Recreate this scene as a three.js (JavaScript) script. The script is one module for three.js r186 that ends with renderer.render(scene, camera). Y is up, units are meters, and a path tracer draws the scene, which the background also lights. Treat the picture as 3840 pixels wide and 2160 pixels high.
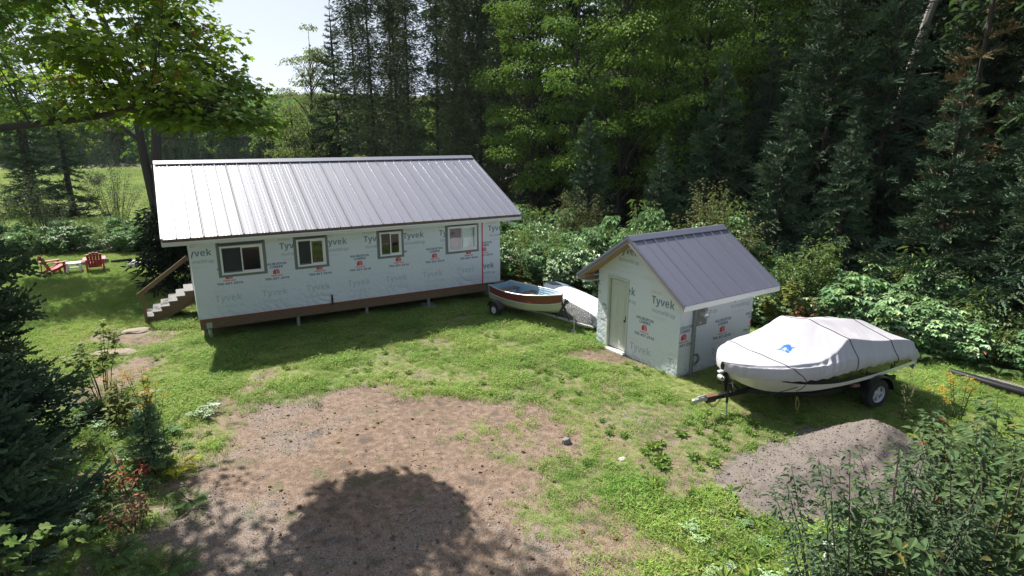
import * as THREE from 'three';
import { RoundedBoxGeometry } from 'three/addons/geometries/RoundedBoxGeometry.js';
import { mergeGeometries } from 'three/addons/utils/BufferGeometryUtils.js';
import { ImprovedNoise } from 'three/addons/math/ImprovedNoise.js';

// ---------------------------------------------------------------- camera, sky, sun, exposure
const scene = new THREE.Scene();
const camera = new THREE.PerspectiveCamera(51.48, 16 / 9, 0.1, 3000);
camera.position.set(0, 5.87, 0);
camera.rotation.set(-0.2537, 0, 0.0021);
const SKY = 0.60;
const SUN = new THREE.Vector3(-0.467, 0.745, -0.476).normalize();
{   // late-summer haze: white towards the horizon and the sun, pale blue overhead
  const W = 512, H = 256, d = new Float32Array(W * H * 4);
  for (let j = 0; j < H; j++) for (let i = 0; i < W; i++) {
    const up = ((j + 0.5) / H - 0.5) * Math.PI, ro = ((i + 0.5) / W - 0.5) * 2 * Math.PI, x = Math.cos(ro) * Math.cos(up), y = Math.sin(up), z = Math.sin(ro) * Math.cos(up);
    const g = Math.acos(Math.min(1, Math.max(-1, x * SUN.x + y * SUN.y + z * SUN.z))), h = Math.pow(1 - Math.max(0, y), 2.2), o = (j * W + i) * 4, glow = 0.5 * Math.exp(-g / 0.25) + 0.85 * Math.exp(-g / 0.6), low = 0.34 * Math.pow(1 - Math.max(0, y), 7);
    const veil = 0.10 * (Math.sin(x * 5 + z * 3 + 1.7 * Math.sin(z * 4 + y * 3)) * 0.5 + 0.5) * (1 - h);
    const c = y < 0 ? [0.10, 0.10, 0.08] : [0.075 + 0.275 * h + veil + glow + low, 0.125 + 0.305 * h + veil + glow * 0.985 + low, 0.235 + 0.32 * h + veil + glow * 0.95 + low];
    d[o] = c[0] * SKY; d[o + 1] = c[1] * SKY; d[o + 2] = c[2] * SKY; d[o + 3] = 1;
  }
  const t = new THREE.DataTexture(d, W, H, THREE.RGBAFormat, THREE.FloatType); t.mapping = THREE.EquirectangularReflectionMapping; t.magFilter = THREE.LinearFilter; t.needsUpdate = true;
  scene.background = t; scene.environment = t;
}
const sun = new THREE.DirectionalLight(0xfffaf0, 5);
sun.position.copy(SUN).multiplyScalar(120);
sun.castShadow = true; sun.shadow.radius = 1.1; sun.shadow.mapSize.set(4096, 4096);
Object.assign(sun.shadow.camera, { left: -60, right: 60, top: 60, bottom: -60, near: 1, far: 300 });
scene.add(sun);
const renderer = new THREE.WebGLRenderer({ antialias: true });
renderer.setSize(1024, 576);
renderer.toneMapping = THREE.LinearToneMapping;
renderer.toneMappingExposure = 2.2;
renderer.shadowMap.enabled = true;

// ---------------------------------------------------------------- helpers
const V3 = (x, y, z) => new THREE.Vector3(x, y, z);
function rng(seed) { let a = seed >>> 0; return () => { a = (a + 0x6d2b79f5) | 0; let t = Math.imul(a ^ (a >>> 15), 1 | a); t = (t + Math.imul(t ^ (t >>> 7), 61 | t)) ^ t; return ((t ^ (t >>> 14)) >>> 0) / 4294967296; }; }
const IN = new ImprovedNoise();
const noise = (x, y, z = 0.37) => IN.noise(x, y, z);
function fbm(x, y, oct = 4, z = 0.37) { let s = 0, a = 0.5; for (let i = 0; i < oct; i++) { s += a * IN.noise(x, y, z + i * 7.3); x *= 2.03; y *= 2.03; a *= 0.5; } return s; }
const clamp = (x, a = 0, b = 1) => Math.min(b, Math.max(a, x));
const sstep = (x, a, b) => { const t = clamp((x - a) / (b - a)); return t * t * (3 - 2 * t); };
const mix = (a, b, t) => a + (b - a) * t;
const mix3 = (a, b, t) => [mix(a[0], b[0], t), mix(a[1], b[1], t), mix(a[2], b[2], t)];
const used = {};
function numbered(name) { const n = used[name] = (used[name] ?? -1) + 1; return n ? name + '_' + String(n).padStart(3, '0') : name; }
function tag(o, label, category, group, kind) {
  if (label) o.userData.label = label;
  if (category) o.userData.category = category;
  if (group) o.userData.group = group;
  if (kind) o.userData.kind = kind;
  return o;
}
function thing(name, label, category, pos = [0, 0, 0], turn = 0, group) {
  const o = new THREE.Group(); o.name = numbered(name); o.position.set(...pos); o.rotation.y = turn;
  scene.add(o); return tag(o, label, category, group);
}
function mesh(name, geo, mat, parent = scene) {
  const m = new THREE.Mesh(Array.isArray(geo) ? merge(geo) : geo, mat);
  m.name = parent === scene ? numbered(name) : name; m.castShadow = m.receiveShadow = true;
  parent.add(m); return m;
}
function merge(list) { return list.length === 1 ? list[0] : mergeGeometries(list.map((g) => { const h = g.index ? g.toNonIndexed() : g; for (const k of Object.keys(h.attributes)) if (!['position', 'normal', 'uv'].includes(k)) h.deleteAttribute(k); return h; })); }
function box(w, h, d, x = 0, y = 0, z = 0, rx = 0, ry = 0, rz = 0) {
  const g = new THREE.BoxGeometry(w, h, d);
  if (rx || ry || rz) g.applyMatrix4(new THREE.Matrix4().makeRotationFromEuler(new THREE.Euler(rx, ry, rz)));
  return g.translate(x, y, z);
}
// a box with softened edges and uv in metres along its longest side
function plank(w, h, d, x = 0, y = 0, z = 0, r = 0.006) {
  const g = new RoundedBoxGeometry(w, h, d, 1, Math.min(r, w / 2.2, h / 2.2, d / 2.2));
  const p = g.attributes.position, uv = g.attributes.uv, L = [w, h, d], k = L.indexOf(Math.max(...L)), o1 = (k + 1) % 3, o2 = (k + 2) % 3;
  const off = Math.abs(Math.sin(x * 12.9 + y * 78.2 + z * 37.7)) * 5;
  for (let i = 0; i < p.count; i++) { const c = [p.getX(i), p.getY(i), p.getZ(i)]; uv.setXY(i, c[k] + off, c[o1] + c[o2] + off); }
  return g.translate(x, y, z);
}
function tube(points, r, seg = 24, rad = 8, closed = false) { return new THREE.TubeGeometry(new THREE.CatmullRomCurve3(points.map((p) => V3(...p)), closed), seg, r, rad, closed); }
function bar(a, b, w, h = w, roll = 0) {   // square bar from a to b
  const A = V3(...a), B = V3(...b), d = B.clone().sub(A), L = d.length();
  const g = new RoundedBoxGeometry(w, h, L, 1, Math.min(w, h) * 0.15);
  const m = new THREE.Matrix4().lookAt(B, A, Math.abs(d.y / L) > 0.95 ? V3(1, 0, 0.01) : V3(0, 1, 0));
  if (roll) g.rotateZ(roll);
  return g.applyMatrix4(m).translate(...A.add(B).multiplyScalar(0.5).toArray());
}
function rod(a, b, r0, r1 = r0, seg = 8) {
  const A = V3(...a), B = V3(...b), d = B.clone().sub(A);
  const g = new THREE.CylinderGeometry(r1, r0, d.length(), seg, 1);
  return g.applyQuaternion(new THREE.Quaternion().setFromUnitVectors(V3(0, 1, 0), d.normalize())).translate((a[0] + b[0]) / 2, (a[1] + b[1]) / 2, (a[2] + b[2]) / 2);
}
// materials
const srgb = (r, g, b) => new THREE.Color().setRGB(r / 255, g / 255, b / 255, THREE.SRGBColorSpace);
const lin = (r, g, b) => new THREE.Color(r, g, b);
const std = (color, roughness = 0.8, o = {}) => new THREE.MeshStandardMaterial({ color, roughness, ...o });
const phys = (color, roughness = 0.8, o = {}) => new THREE.MeshPhysicalMaterial({ color, roughness, ...o });
function dataTex(w, h, f, srgbSpace = true, rep = [1, 1]) {   // f(u, v) -> [r, g, b] linear when srgbSpace
  const d = new Uint8Array(w * h * 4), enc = (x) => { x = clamp(x); return 255 * (srgbSpace ? (x <= 0.0031308 ? 12.92 * x : 1.055 * Math.pow(x, 1 / 2.4) - 0.055) : x); };
  for (let j = 0; j < h; j++) for (let i = 0; i < w; i++) { const c = f((i + 0.5) / w, (j + 0.5) / h, i, j), o = (j * w + i) * 4; d[o] = enc(c[0]); d[o + 1] = enc(c[1]); d[o + 2] = enc(c[2]); d[o + 3] = 255; }
  const t = new THREE.DataTexture(d, w, h); t.magFilter = THREE.LinearFilter; t.wrapS = t.wrapT = THREE.RepeatWrapping; t.repeat.set(...rep);
  if (srgbSpace) t.colorSpace = THREE.SRGBColorSpace; t.needsUpdate = true; return t;
}
const tn = (u, v, f, oct = 4, z = 0) => {   // tileable fbm over the unit square
  const w = 0.3; let s = fbm(u * f, v * f, oct, z);
  if (u > 1 - w) s = mix(s, fbm((u - 1) * f, v * f, oct, z), (u - 1 + w) / w);
  if (v > 1 - w) { let s2 = fbm(u * f, (v - 1) * f, oct, z); if (u > 1 - w) s2 = mix(s2, fbm((u - 1) * f, (v - 1) * f, oct, z), (u - 1 + w) / w); s = mix(s, s2, (v - 1 + w) / w); }
  return s;
};
function woodTex(base, dark, seed) {
  return dataTex(256, 256, (u, v) => { const g = tn(u * 0.5, v, 14, 3, seed) * 0.9 + Math.sin((v * 60 + 5 * fbm(u * 3, v * 8, 2, seed)) * 2) * 0.18 + tn(u, v, 90, 2, seed + 3) * 0.5; return mix3(base, dark, clamp(0.4 + g)); });
}
// a growing list of loose triangles with colours (foliage): no shared corners, flat shaded
class MB {
  constructor() { this.p = []; this.c = []; }
  tri(a, b, c, k) { this.p.push(a[0], a[1], a[2], b[0], b[1], b[2], c[0], c[1], c[2]); for (let i = 0; i < 3; i++) this.c.push(k[0], k[1], k[2]); }
  quad(a, b, c, d, k) { this.tri(a, b, c, k); this.tri(a, c, d, k); }
  add(src, m, tint) {   // a copy of another list through a matrix
    const e = m.elements, p = src.p, c = src.c;
    for (let i = 0; i < p.length; i += 3) {
      const x = p[i], y = p[i + 1], z = p[i + 2];
      this.p.push(e[0] * x + e[4] * y + e[8] * z + e[12], e[1] * x + e[5] * y + e[9] * z + e[13], e[2] * x + e[6] * y + e[10] * z + e[14]);
      this.c.push(c[i] * tint[0], c[i + 1] * tint[1], c[i + 2] * tint[2]);
    }
  }
  tube(pts, r0, r1, k, n = 5) {   // tapered limb along points
    let prev = null;
    for (let i = 0; i < pts.length; i++) {
      const a = pts[Math.max(0, i - 1)], b = pts[Math.min(pts.length - 1, i + 1)], d = V3(b[0] - a[0], b[1] - a[1], b[2] - a[2]).normalize();
      const s = V3(d.z, 0.001, -d.x).normalize(), t = s.clone().cross(d), r = mix(r0, r1, i / (pts.length - 1)), ring = [];
      for (let j = 0; j < n; j++) { const q = j / n * Math.PI * 2, cs = Math.cos(q) * r, sn = Math.sin(q) * r; ring.push([pts[i][0] + s.x * cs + t.x * sn, pts[i][1] + s.y * cs + t.y * sn, pts[i][2] + s.z * cs + t.z * sn]); }
      if (prev) for (let j = 0; j < n; j++) { const j2 = (j + 1) % n; this.quad(prev[j], prev[j2], ring[j2], ring[j], k); }
      prev = ring;
    }
  }
  geo() {
    const g = new THREE.BufferGeometry();
    g.setAttribute('position', new THREE.BufferAttribute(new Float32Array(this.p), 3));
    g.setAttribute('color', new THREE.BufferAttribute(new Float32Array(this.c), 3));
    return g;
  }
}
function instanced(name, geo, mat, list, parent = scene) {   // list of [matrix, tint]
  const m = new THREE.InstancedMesh(geo, mat, list.length);
  list.forEach(([mx, t], i) => { m.setMatrixAt(i, mx); m.setColorAt(i, t); });
  m.name = parent === scene ? numbered(name) : name; m.castShadow = m.receiveShadow = true; parent.add(m); return m;
}
const M4 = (x, y, z, ry = 0, s = 1, sy = s, rx = 0, rz = 0) => new THREE.Matrix4().compose(V3(x, y, z), new THREE.Quaternion().setFromEuler(new THREE.Euler(rx, ry, rz, 'YXZ')), V3(s, sy, s));

// ---------------------------------------------------------------- ground
function gh(x, z) {   // height of the land
  const d = Math.hypot(x, z), left = sstep(-x - z * 0.55, 26, 46);
  let y = -1.6 * sstep(-z, 32, 60) * sstep(-x + (-z) * 0.12, 4, 22) * left;
  y += 0.05 * fbm(x * 0.22, z * 0.22, 2) * sstep(d, 8, 16);
  y += 0.10 * Math.exp(-((x + 1) ** 2 / 9 + (z + 17) ** 2 / 4));
  return y;
}
const dirtField = (x, z) => {   // 1 bare earth .. 0 full grass
  const wob = 1.9 * fbm(x * 0.55, z * 0.55, 4, 2.2) + 0.7 * fbm(x * 2.3, z * 2.3, 3, 4.1);
  const e = Math.hypot((x + 2.35 - 0.20 * (z + 9)) / 4.15, (z + 7.6) / 6.7);
  let d = sstep(e + wob * 0.42, 1.20, 0.62);
  d = Math.max(d, 0.75 * sstep(Math.hypot((x + 9.7) / 0.9, (z + 13.4) / 1.7) + wob * 0.5, 1.1, 0.6));
  d = Math.max(d, 0.8 * sstep(Math.hypot((x - 2.9) / 1.9, (z + 15.3) / 0.55) + wob * 0.3, 1.15, 0.7));
  d = Math.max(d, 0.8 * sstep(Math.hypot((x + 11.2) / 1.5, (z + 16.6) / 0.9) + wob * 0.5, 1.1, 0.6));
  d = Math.max(d, 0.42 * sstep(Math.hypot((x - 3.9) / 1.3, (z + 10.6) / 1.1) + wob * 0.6, 1.0, 0.5));
  d = Math.max(d, 0.50 * sstep(Math.hypot((x - 1.9) / 2.6, (z + 11.3) / 2.6) + wob * 0.5, 1.05, 0.35));
  const patch = sstep(fbm(x * 0.9, z * 0.9, 4, 9.2) + 0.18 * sstep(Math.hypot(x + 2, z + 10), 9, 5), 0.16, 0.42);
  return Math.max(d, 0.62 * patch * sstep(Math.hypot(x + 1, z + 9), 15, 9));
};
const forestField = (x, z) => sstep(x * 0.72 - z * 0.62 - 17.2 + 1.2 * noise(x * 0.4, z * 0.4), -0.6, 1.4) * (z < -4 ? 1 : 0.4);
function groundColor(x, z) {
  const d = Math.hypot(x, z);
  const n = fbm(x * 0.5, z * 0.5, 3, 1.1), n2 = fbm(x * 0.12, z * 0.12, 3, 5.7);
  let grass = mix3([0.120, 0.160, 0.040], [0.190, 0.200, 0.070], clamp(0.5 + n + n2));
  const marsh = sstep(-x - z * 0.55, 36, 50) * (z < -30 ? 1 : 0) ;
  const mcol = mix3([0.12, 0.19, 0.042], [0.22, 0.26, 0.075], clamp(0.5 + 1.5 * fbm(x * 0.05, z * 0.11, 4, 3.3)));
  grass = mix3(grass, mcol, marsh);
  const soil = mix3([0.115, 0.080, 0.056], [0.185, 0.135, 0.102], clamp(0.5 + 1.2 * fbm(x * 0.8, z * 0.8, 4, 6.6)));
  grass = mix3(grass, soil, dirtField(x, z) * (d < 24 ? 1 : 0));
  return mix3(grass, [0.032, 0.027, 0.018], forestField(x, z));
}
{
  const ax = []; for (let i = -150; i <= 150; i++) { const t = i / 150; ax.push(Math.sign(t) * (Math.abs(t) * 34 + 900 * Math.pow(Math.abs(t), 5))); }
  const N = ax.length, p = [], c = [], uv = [], idx = [];
  for (let j = 0; j < N; j++) for (let i = 0; i < N; i++) {
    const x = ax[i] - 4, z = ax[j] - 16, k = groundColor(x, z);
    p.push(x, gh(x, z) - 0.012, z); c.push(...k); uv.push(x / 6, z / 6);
  }
  for (let j = 0; j < N - 1; j++) for (let i = 0; i < N - 1; i++) { const a = j * N + i; idx.push(a, a + N, a + 1, a + 1, a + N, a + N + 1); }
  const g = new THREE.BufferGeometry();
  g.setAttribute('position', new THREE.BufferAttribute(new Float32Array(p), 3)); g.setAttribute('color', new THREE.BufferAttribute(new Float32Array(c), 3)); g.setAttribute('uv', new THREE.BufferAttribute(new Float32Array(uv), 2));
  g.setIndex(idx); g.computeVertexNormals();
  const t = dataTex(512, 512, (u, v) => { const n = 0.82 + 0.5 * tn(u, v, 24, 4, 2) + 0.5 * tn(u, v, 110, 2, 5); return [n, n, n * 0.95]; });
  const b = dataTex(512, 512, (u, v) => { const n = 0.5 + 0.5 * tn(u, v, 60, 3, 8); return [n, n, n]; }, false);
  tag(mesh('ground', g, std(0xffffff, 0.95, { vertexColors: true, map: t, bumpMap: b, bumpScale: 0.05 })), 'open ground of the clearing, marsh and forest floor', 'ground', null, 'structure');
}
{   // the yard: finer sheet with bare earth, gravel and short grass
  const X0 = -13, X1 = 11, Z0 = -24, Z1 = 0, S = 2048, nx = 96, p = [], uv = [], idx = [];
  for (let j = 0; j <= nx; j++) for (let i = 0; i <= nx; i++) { const x = mix(X0, X1, i / nx), z = mix(Z0, Z1, j / nx); p.push(x, gh(x, z) + 0.004, z); uv.push(i / nx, j / nx); }
  for (let j = 0; j < nx; j++) for (let i = 0; i < nx; i++) { const a = j * (nx + 1) + i; idx.push(a, a + nx + 1, a + 1, a + 1, a + nx + 1, a + nx + 2); }
  const g = new THREE.BufferGeometry();
  g.setAttribute('position', new THREE.BufferAttribute(new Float32Array(p), 3)); g.setAttribute('uv', new THREE.BufferAttribute(new Float32Array(uv), 2)); g.setIndex(idx); g.computeVertexNormals();
  const r = rng(5);
  const LW = 192, low = new Float32Array((LW + 1) * (LW + 1) * 4);   // slow fields on a coarse grid
  for (let j = 0; j <= LW; j++) for (let i = 0; i <= LW; i++) {
    const x = mix(X0, X1, i / LW), z = mix(Z0, Z1, j / LW), o = (j * (LW + 1) + i) * 4;
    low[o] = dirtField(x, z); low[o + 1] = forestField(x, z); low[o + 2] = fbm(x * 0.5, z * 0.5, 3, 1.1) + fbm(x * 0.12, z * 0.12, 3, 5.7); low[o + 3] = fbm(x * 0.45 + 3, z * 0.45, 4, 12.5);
  }
  const lowAt = (u, v, k) => { const a = u * LW, b = v * LW, i = Math.min(LW - 1, a | 0), j = Math.min(LW - 1, b | 0), fx = a - i, fy = b - j, at = (q, w) => low[(w * (LW + 1) + q) * 4 + k]; return mix(mix(at(i, j), at(i + 1, j), fx), mix(at(i, j + 1), at(i + 1, j + 1), fx), fy); };
  const t = dataTex(S, S, (u, v) => {
    const x = mix(X0, X1, u), z = mix(Z0, Z1, v), fine = fbm(x * 7, z * 7, 3, 3.1), sp = r();
    const d = sstep(lowAt(u, v, 0) + fine * 0.8, 0.18, 0.72), gv = sstep(lowAt(u, v, 3) + fine * 0.5, 0.06, 0.36);
    let soil = mix3([0.118, 0.078, 0.053], [0.205, 0.144, 0.106], clamp(0.5 + lowAt(u, v, 3) * 1.2 + fine * 1.7));
    const moss = fbm(x * 1.9 + 7, z * 1.9, 3, 15.1); soil = mix3(soil, moss > 0 ? [0.085, 0.080, 0.036] : [0.062, 0.045, 0.034], 0.75 * sstep(Math.abs(moss), 0.12, 0.34));
    const stone = mix(0.075, 0.19, sp * sp) + (sp > 0.985 ? 0.16 : 0);
    soil = mix3(soil, [stone, stone * 0.93, stone * 0.88], gv * (0.25 + 0.3 * (sp > 0.4)));
    if (sp < 0.02) soil = mix3(soil, [0.06, 0.045, 0.03], 0.6);
    let grass = mix3([0.120, 0.160, 0.040], [0.190, 0.200, 0.070], clamp(0.5 + lowAt(u, v, 2) + fine));
    grass = mix3(grass, [0.13, 0.10, 0.065], clamp(fbm(x * 3, z * 3, 3, 8.8) * 1.6 + 0.15));
    const k = mix3(grass, soil, d), m = 0.66 + 0.68 * sp;
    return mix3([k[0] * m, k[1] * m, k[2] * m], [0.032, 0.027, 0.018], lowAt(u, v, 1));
  });
  t.wrapS = t.wrapT = THREE.ClampToEdgeWrapping;
  const b = dataTex(1024, 1024, () => { const n = r(); return [n, n, n]; }, false, [2, 2]);
  tag(mesh('yard', g, std(0xffffff, 0.95, { map: t, bumpMap: b, bumpScale: 0.012 })), 'bare earth and gravel turning area fading into mown grass before the cabin', 'yard', null, 'structure');
}
{   // hills behind the marsh
  const p = [], idx = [], c = [], NA = 90, NR = 14;
  for (let a = 0; a <= NA; a++) for (let k = 0; k <= NR; k++) {
    const th = mix(-1.25, 0.35, a / NA), rr = mix(175, 520, k / NR), x = Math.sin(th) * rr, z = -Math.cos(th) * rr;
    const y = -2 + hillH(th, k / NR);
    p.push(x, y, z); c.push(0.03, 0.045, 0.022);
  }
  for (let a = 0; a < NA; a++) for (let k = 0; k < NR; k++) { const i = a * (NR + 1) + k; idx.push(i, i + 1, i + NR + 1, i + NR + 1, i + 1, i + NR + 2); }
  const g = new THREE.BufferGeometry(); g.setAttribute('position', new THREE.BufferAttribute(new Float32Array(p), 3)); g.setAttribute('color', new THREE.BufferAttribute(new Float32Array(c), 3)); g.setIndex(idx); g.computeVertexNormals();
  tag(mesh('hills', g, std(0xffffff, 1, { vertexColors: true, side: THREE.DoubleSide })), 'low wooded hills beyond the marsh', 'hill', null, 'structure');
}
function hillH(th, k) { return 21 * sstep(k, 0.02, 0.75) * (0.85 + 0.35 * Math.sin(th * 5 + 1.2) + 0.18 * Math.sin(th * 13)); }

// ---------------------------------------------------------------- building materials
const M = {
  roof: phys(lin(0.128, 0.132, 0.180), 0.50, { clearcoat: 0.75, clearcoatRoughness: 0.30 }),
  white: std(lin(0.62, 0.62, 0.60), 0.5),
  trim: std(lin(0.55, 0.54, 0.50), 0.6),
  vinyl: phys(lin(0.72, 0.73, 0.72), 0.35),
  flash: std(lin(0.16, 0.18, 0.18), 0.55),
  darkFlash: phys(lin(0.07, 0.06, 0.055), 0.4),
  tapeRed: phys(lin(0.52, 0.035, 0.05), 0.4), tapeRust: phys(lin(0.26, 0.055, 0.04), 0.45),
  steel: phys(lin(0.38, 0.40, 0.39), 0.45, { metalness: 0.5 }),
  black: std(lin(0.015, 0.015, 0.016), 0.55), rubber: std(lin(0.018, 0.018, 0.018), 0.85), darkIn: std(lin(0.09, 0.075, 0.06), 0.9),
  glass: phys(lin(0.93, 0.96, 0.95), 0.02, { transmission: 1, thickness: 0, ior: 1.5 }),
  screen: phys(lin(0.05, 0.055, 0.055), 0.9, { transparent: true, opacity: 0.72 }),
};
const woodT = woodTex([0.19, 0.125, 0.075], [0.105, 0.068, 0.040], 3), woodG = woodTex([0.185, 0.178, 0.172], [0.115, 0.11, 0.105], 9), woodN = woodTex([0.38, 0.235, 0.115], [0.24, 0.14, 0.065], 14);
M.treated = std(0xffffff, 0.85, { map: woodT }); M.greyWood = std(0xffffff, 0.85, { map: woodG }); M.pine = std(0xffffff, 0.8, { map: woodN });
M.osb = std(0xffffff, 0.95, { map: dataTex(256, 256, (u, v) => { const n = 0.5 + tn(u, v, 46, 3, 4); return mix3([0.075, 0.07, 0.062], [0.34, 0.32, 0.29], clamp(n)); }, true, [2, 2]) });
// print of the house wrap
function houseLogo(g, x, y, h, col) {   // gabled block and two bent strips, (x, y) its lower left
  g.fillStyle = col; const w = h * 0.62;
  g.beginPath(); g.moveTo(x, y); g.lineTo(x, y - h * 0.62); g.lineTo(x + w * 0.55, y - h); g.lineTo(x + w, y - h * 0.72); g.lineTo(x + w, y); g.fill();
  for (const k of [1.16, 1.62]) { const a = x + w * k, s = w * 0.34; g.beginPath(); g.moveTo(a, y); g.lineTo(a, y - h * 0.66); g.lineTo(a - w * 0.42, y - h); g.lineTo(a - w * 0.42 + s, y - h); g.lineTo(a + s, y - h * 0.66); g.lineTo(a + s, y); g.fill(); }
}
function wrapCanvas(w, h, ppm, base, draw, grain = 7) {   // w x h metres; draw(print) with print.* taking metres, y up from the lower edge
  const c = document.createElement('canvas'); c.width = Math.round(w * ppm); c.height = Math.round(h * ppm);
  const g = c.getContext('2d'); g.fillStyle = base; g.fillRect(0, 0, c.width, c.height);
  const P = {
    g, text(s, x, y, width, size, col, font = 'sans-serif', bold = true) {
      g.save(); g.fillStyle = col; g.font = (bold ? 'bold ' : '') + Math.round(size * ppm) + 'px ' + font; g.translate(x * ppm, c.height - y * ppm);
      const m = g.measureText(s).width; g.scale(width * ppm / m, 1); g.fillText(s, 0, 0); g.restore();
    },
    line(x, y, len, col, t = 0.008) { g.fillStyle = col; g.fillRect(x * ppm, c.height - y * ppm, len * ppm, Math.max(1, t * ppm)); },
    logo(x, y, hh, col) { houseLogo(g, x * ppm, c.height - y * ppm, hh * ppm, col); },
    tyvek(x, y, a, k = 1) {   // wordmark block: y is the base line of the big word
      const col = `rgba(96,120,130,${a})`, thin = `rgba(106,128,136,${a * 0.85})`;
      P.text('‹DUPONT›', x - 0.05 * k, y + 0.255 * k, 0.38 * k, 0.085 * k, `rgba(196,120,104,${a * 0.75})`, 'sans-serif', false);
      P.text('Tyvek', x, y, 0.72 * k, 0.265 * k, col);
      P.text('HomeWrap', x + 0.035 * k, y - 0.21 * k, 0.73 * k, 0.145 * k, thin, 'sans-serif', false);
      P.line(x + 0.06 * k, y - 0.30 * k, 0.5 * k, `rgba(120,138,144,${a * 0.45})`, 0.008); P.line(x + 0.06 * k, y - 0.335 * k, 0.36 * k, `rgba(120,138,144,${a * 0.4})`, 0.008);
    },
    lumber(cx, y, k = 1) {   // y is the base line of the phone number
      P.text('HALIBURTON', cx - 0.30 * k, y + 0.435 * k, 0.60 * k, 0.105 * k, 'rgb(42,56,92)');
      P.text('LUMBER', cx - 0.19 * k, y + 0.345 * k, 0.38 * k, 0.105 * k, 'rgb(42,56,92)');
      P.logo(cx - 0.10 * k, y + 0.165 * k, 0.15 * k, 'rgb(196,52,62)');
      P.text('TIMBER MART', cx - 0.17 * k, y + 0.095 * k, 0.34 * k, 0.055 * k, 'rgb(200,70,74)');
      P.text('705-457-2510', cx - 0.345 * k, y, 0.69 * k, 0.095 * k, 'rgb(42,52,78)');
    },
  };
  draw(P);
  const im = g.getImageData(0, 0, c.width, c.height), r = rng(77);
  for (let i = 0; i < im.data.length; i += 4) { const n = (r() - 0.5) * grain; im.data[i] += n; im.data[i + 1] += n; im.data[i + 2] += n; }
  g.putImageData(im, 0, 0);
  const t = new THREE.CanvasTexture(c); t.colorSpace = THREE.SRGBColorSpace; t.repeat.set(1 / w, 1 / h); return t;
}
function wrinkles(w, h, foot, seed) {   // cloth relief: slack creases that gather at the foot of the wall
  const t = dataTex(1024, 256, (u, v) => {
    const x = u * w, y = v * h, low = Math.exp(-y / foot);
    let n = 0.5 + 0.10 * fbm(x * 1.7, y * 2.1, 3, seed) + 0.055 * fbm(x * 14, y * 14, 2, seed + 1);
    const a = fbm(x * 1.1, y * 0.8, 2, seed + 2) * 2.2, s = x * 5 + y * (3.5 + 3 * a) + a * 2;
    n += 0.30 * low * (Math.pow(Math.abs(Math.sin(s * 1.9)), 0.6) - 0.6) * (0.4 + 0.9 * Math.abs(noise(x * 0.9, y * 2, seed)));
    n += 0.10 * low * noise(x * 9 + y * 14, y * 3 - x, seed + 5);
    return [n, n, n];
  }, false);
  t.repeat.set(1 / w, 1 / h); return t;
}
const WRAP = 'rgb(205,211,219)';
const tyvekMat = (map, w, h, foot, seed) => phys(0xffffff, 0.42, { map, bumpMap: wrinkles(w, h, foot, seed), bumpScale: 0.16 });
function wallShape(pts, holes, depth) {   // extruded backwards from z = 0
  const s = new THREE.Shape(pts.map((p) => new THREE.Vector2(...p)));
  for (const [x0, y0, x1, y1] of holes) { const h = new THREE.Path(); h.moveTo(x0, y0); h.lineTo(x0, y1); h.lineTo(x1, y1); h.lineTo(x1, y0); h.closePath(); s.holes.push(h); }
  return new THREE.ExtrudeGeometry(s, { depth, bevelEnabled: false }).translate(0, 0, -depth);
}
// one ribbed metal roof panel: x across (0..w), runs from (y0, z0) at the eave to (y1, z1) at the ridge
function panelGeo(w, ribs, minor, y0, z0, y1, z1, ribH = 0.026, thick = 0.004) {
  const prof = []; const sp = w / ribs;
  for (let i = 0; i < ribs; i++) {
    const x = i * sp; prof.push([x + 0.012, 0], [x + 0.022, ribH], [x + 0.036, ribH], [x + 0.052, 0]);
    for (let k = 1; k <= minor; k++) { const m = x + 0.066 + (sp - 0.066) * k / (minor + 1); prof.push([m - 0.014, 0], [m, 0.0022], [m + 0.014, 0]); }
  }
  prof.push([w, 0]);
  const L = Math.hypot(y1 - y0, z1 - z0), ny = Math.abs(z1 - z0) / L, nz = (y1 - y0) / L * Math.sign(z0 - z1), p = [], n = prof.length, idx = [];
  for (const lift of [0, -thick]) for (const [py, pz] of [[y0, z0], [y1, z1]]) for (const [x, h] of prof) p.push(x, py + ny * (h + lift), pz + nz * (h + lift));
  for (let i = 0; i < n - 1; i++) idx.push(i, i + 1, n + i, i + 1, n + i + 1, n + i, 2 * n + i, 3 * n + i, 2 * n + i + 1, 2 * n + i + 1, 3 * n + i, 3 * n + i + 1, i, 2 * n + i, i + 1, i + 1, 2 * n + i, 2 * n + i + 1);
  const g = new THREE.BufferGeometry(); g.setAttribute('position', new THREE.BufferAttribute(new Float32Array(p), 3)); g.setIndex(idx);
  if (z0 < z1) { const a = g.index.array; for (let i = 0; i < a.length; i += 3) { const q = a[i]; a[i] = a[i + 1]; a[i + 1] = q; } }
  const f = g.toNonIndexed(); f.computeVertexNormals(); return f;
}
function slab(x0, x1, y0, z0, y1, z1, t) {   // sloping board sheet under a roof, t thick downwards
  const s = new THREE.Shape([new THREE.Vector2(z0, y0), new THREE.Vector2(z1, y1), new THREE.Vector2(z1, y1 - t), new THREE.Vector2(z0, y0 - t)]);
  const g = new THREE.ExtrudeGeometry(s, { depth: x1 - x0, bevelEnabled: false }); g.applyMatrix4(new THREE.Matrix4().set(0, 0, 1, x0, 0, 1, 0, 0, 1, 0, 0, 0, 0, 0, 0, 1)); return flipIf(g);
}
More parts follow.
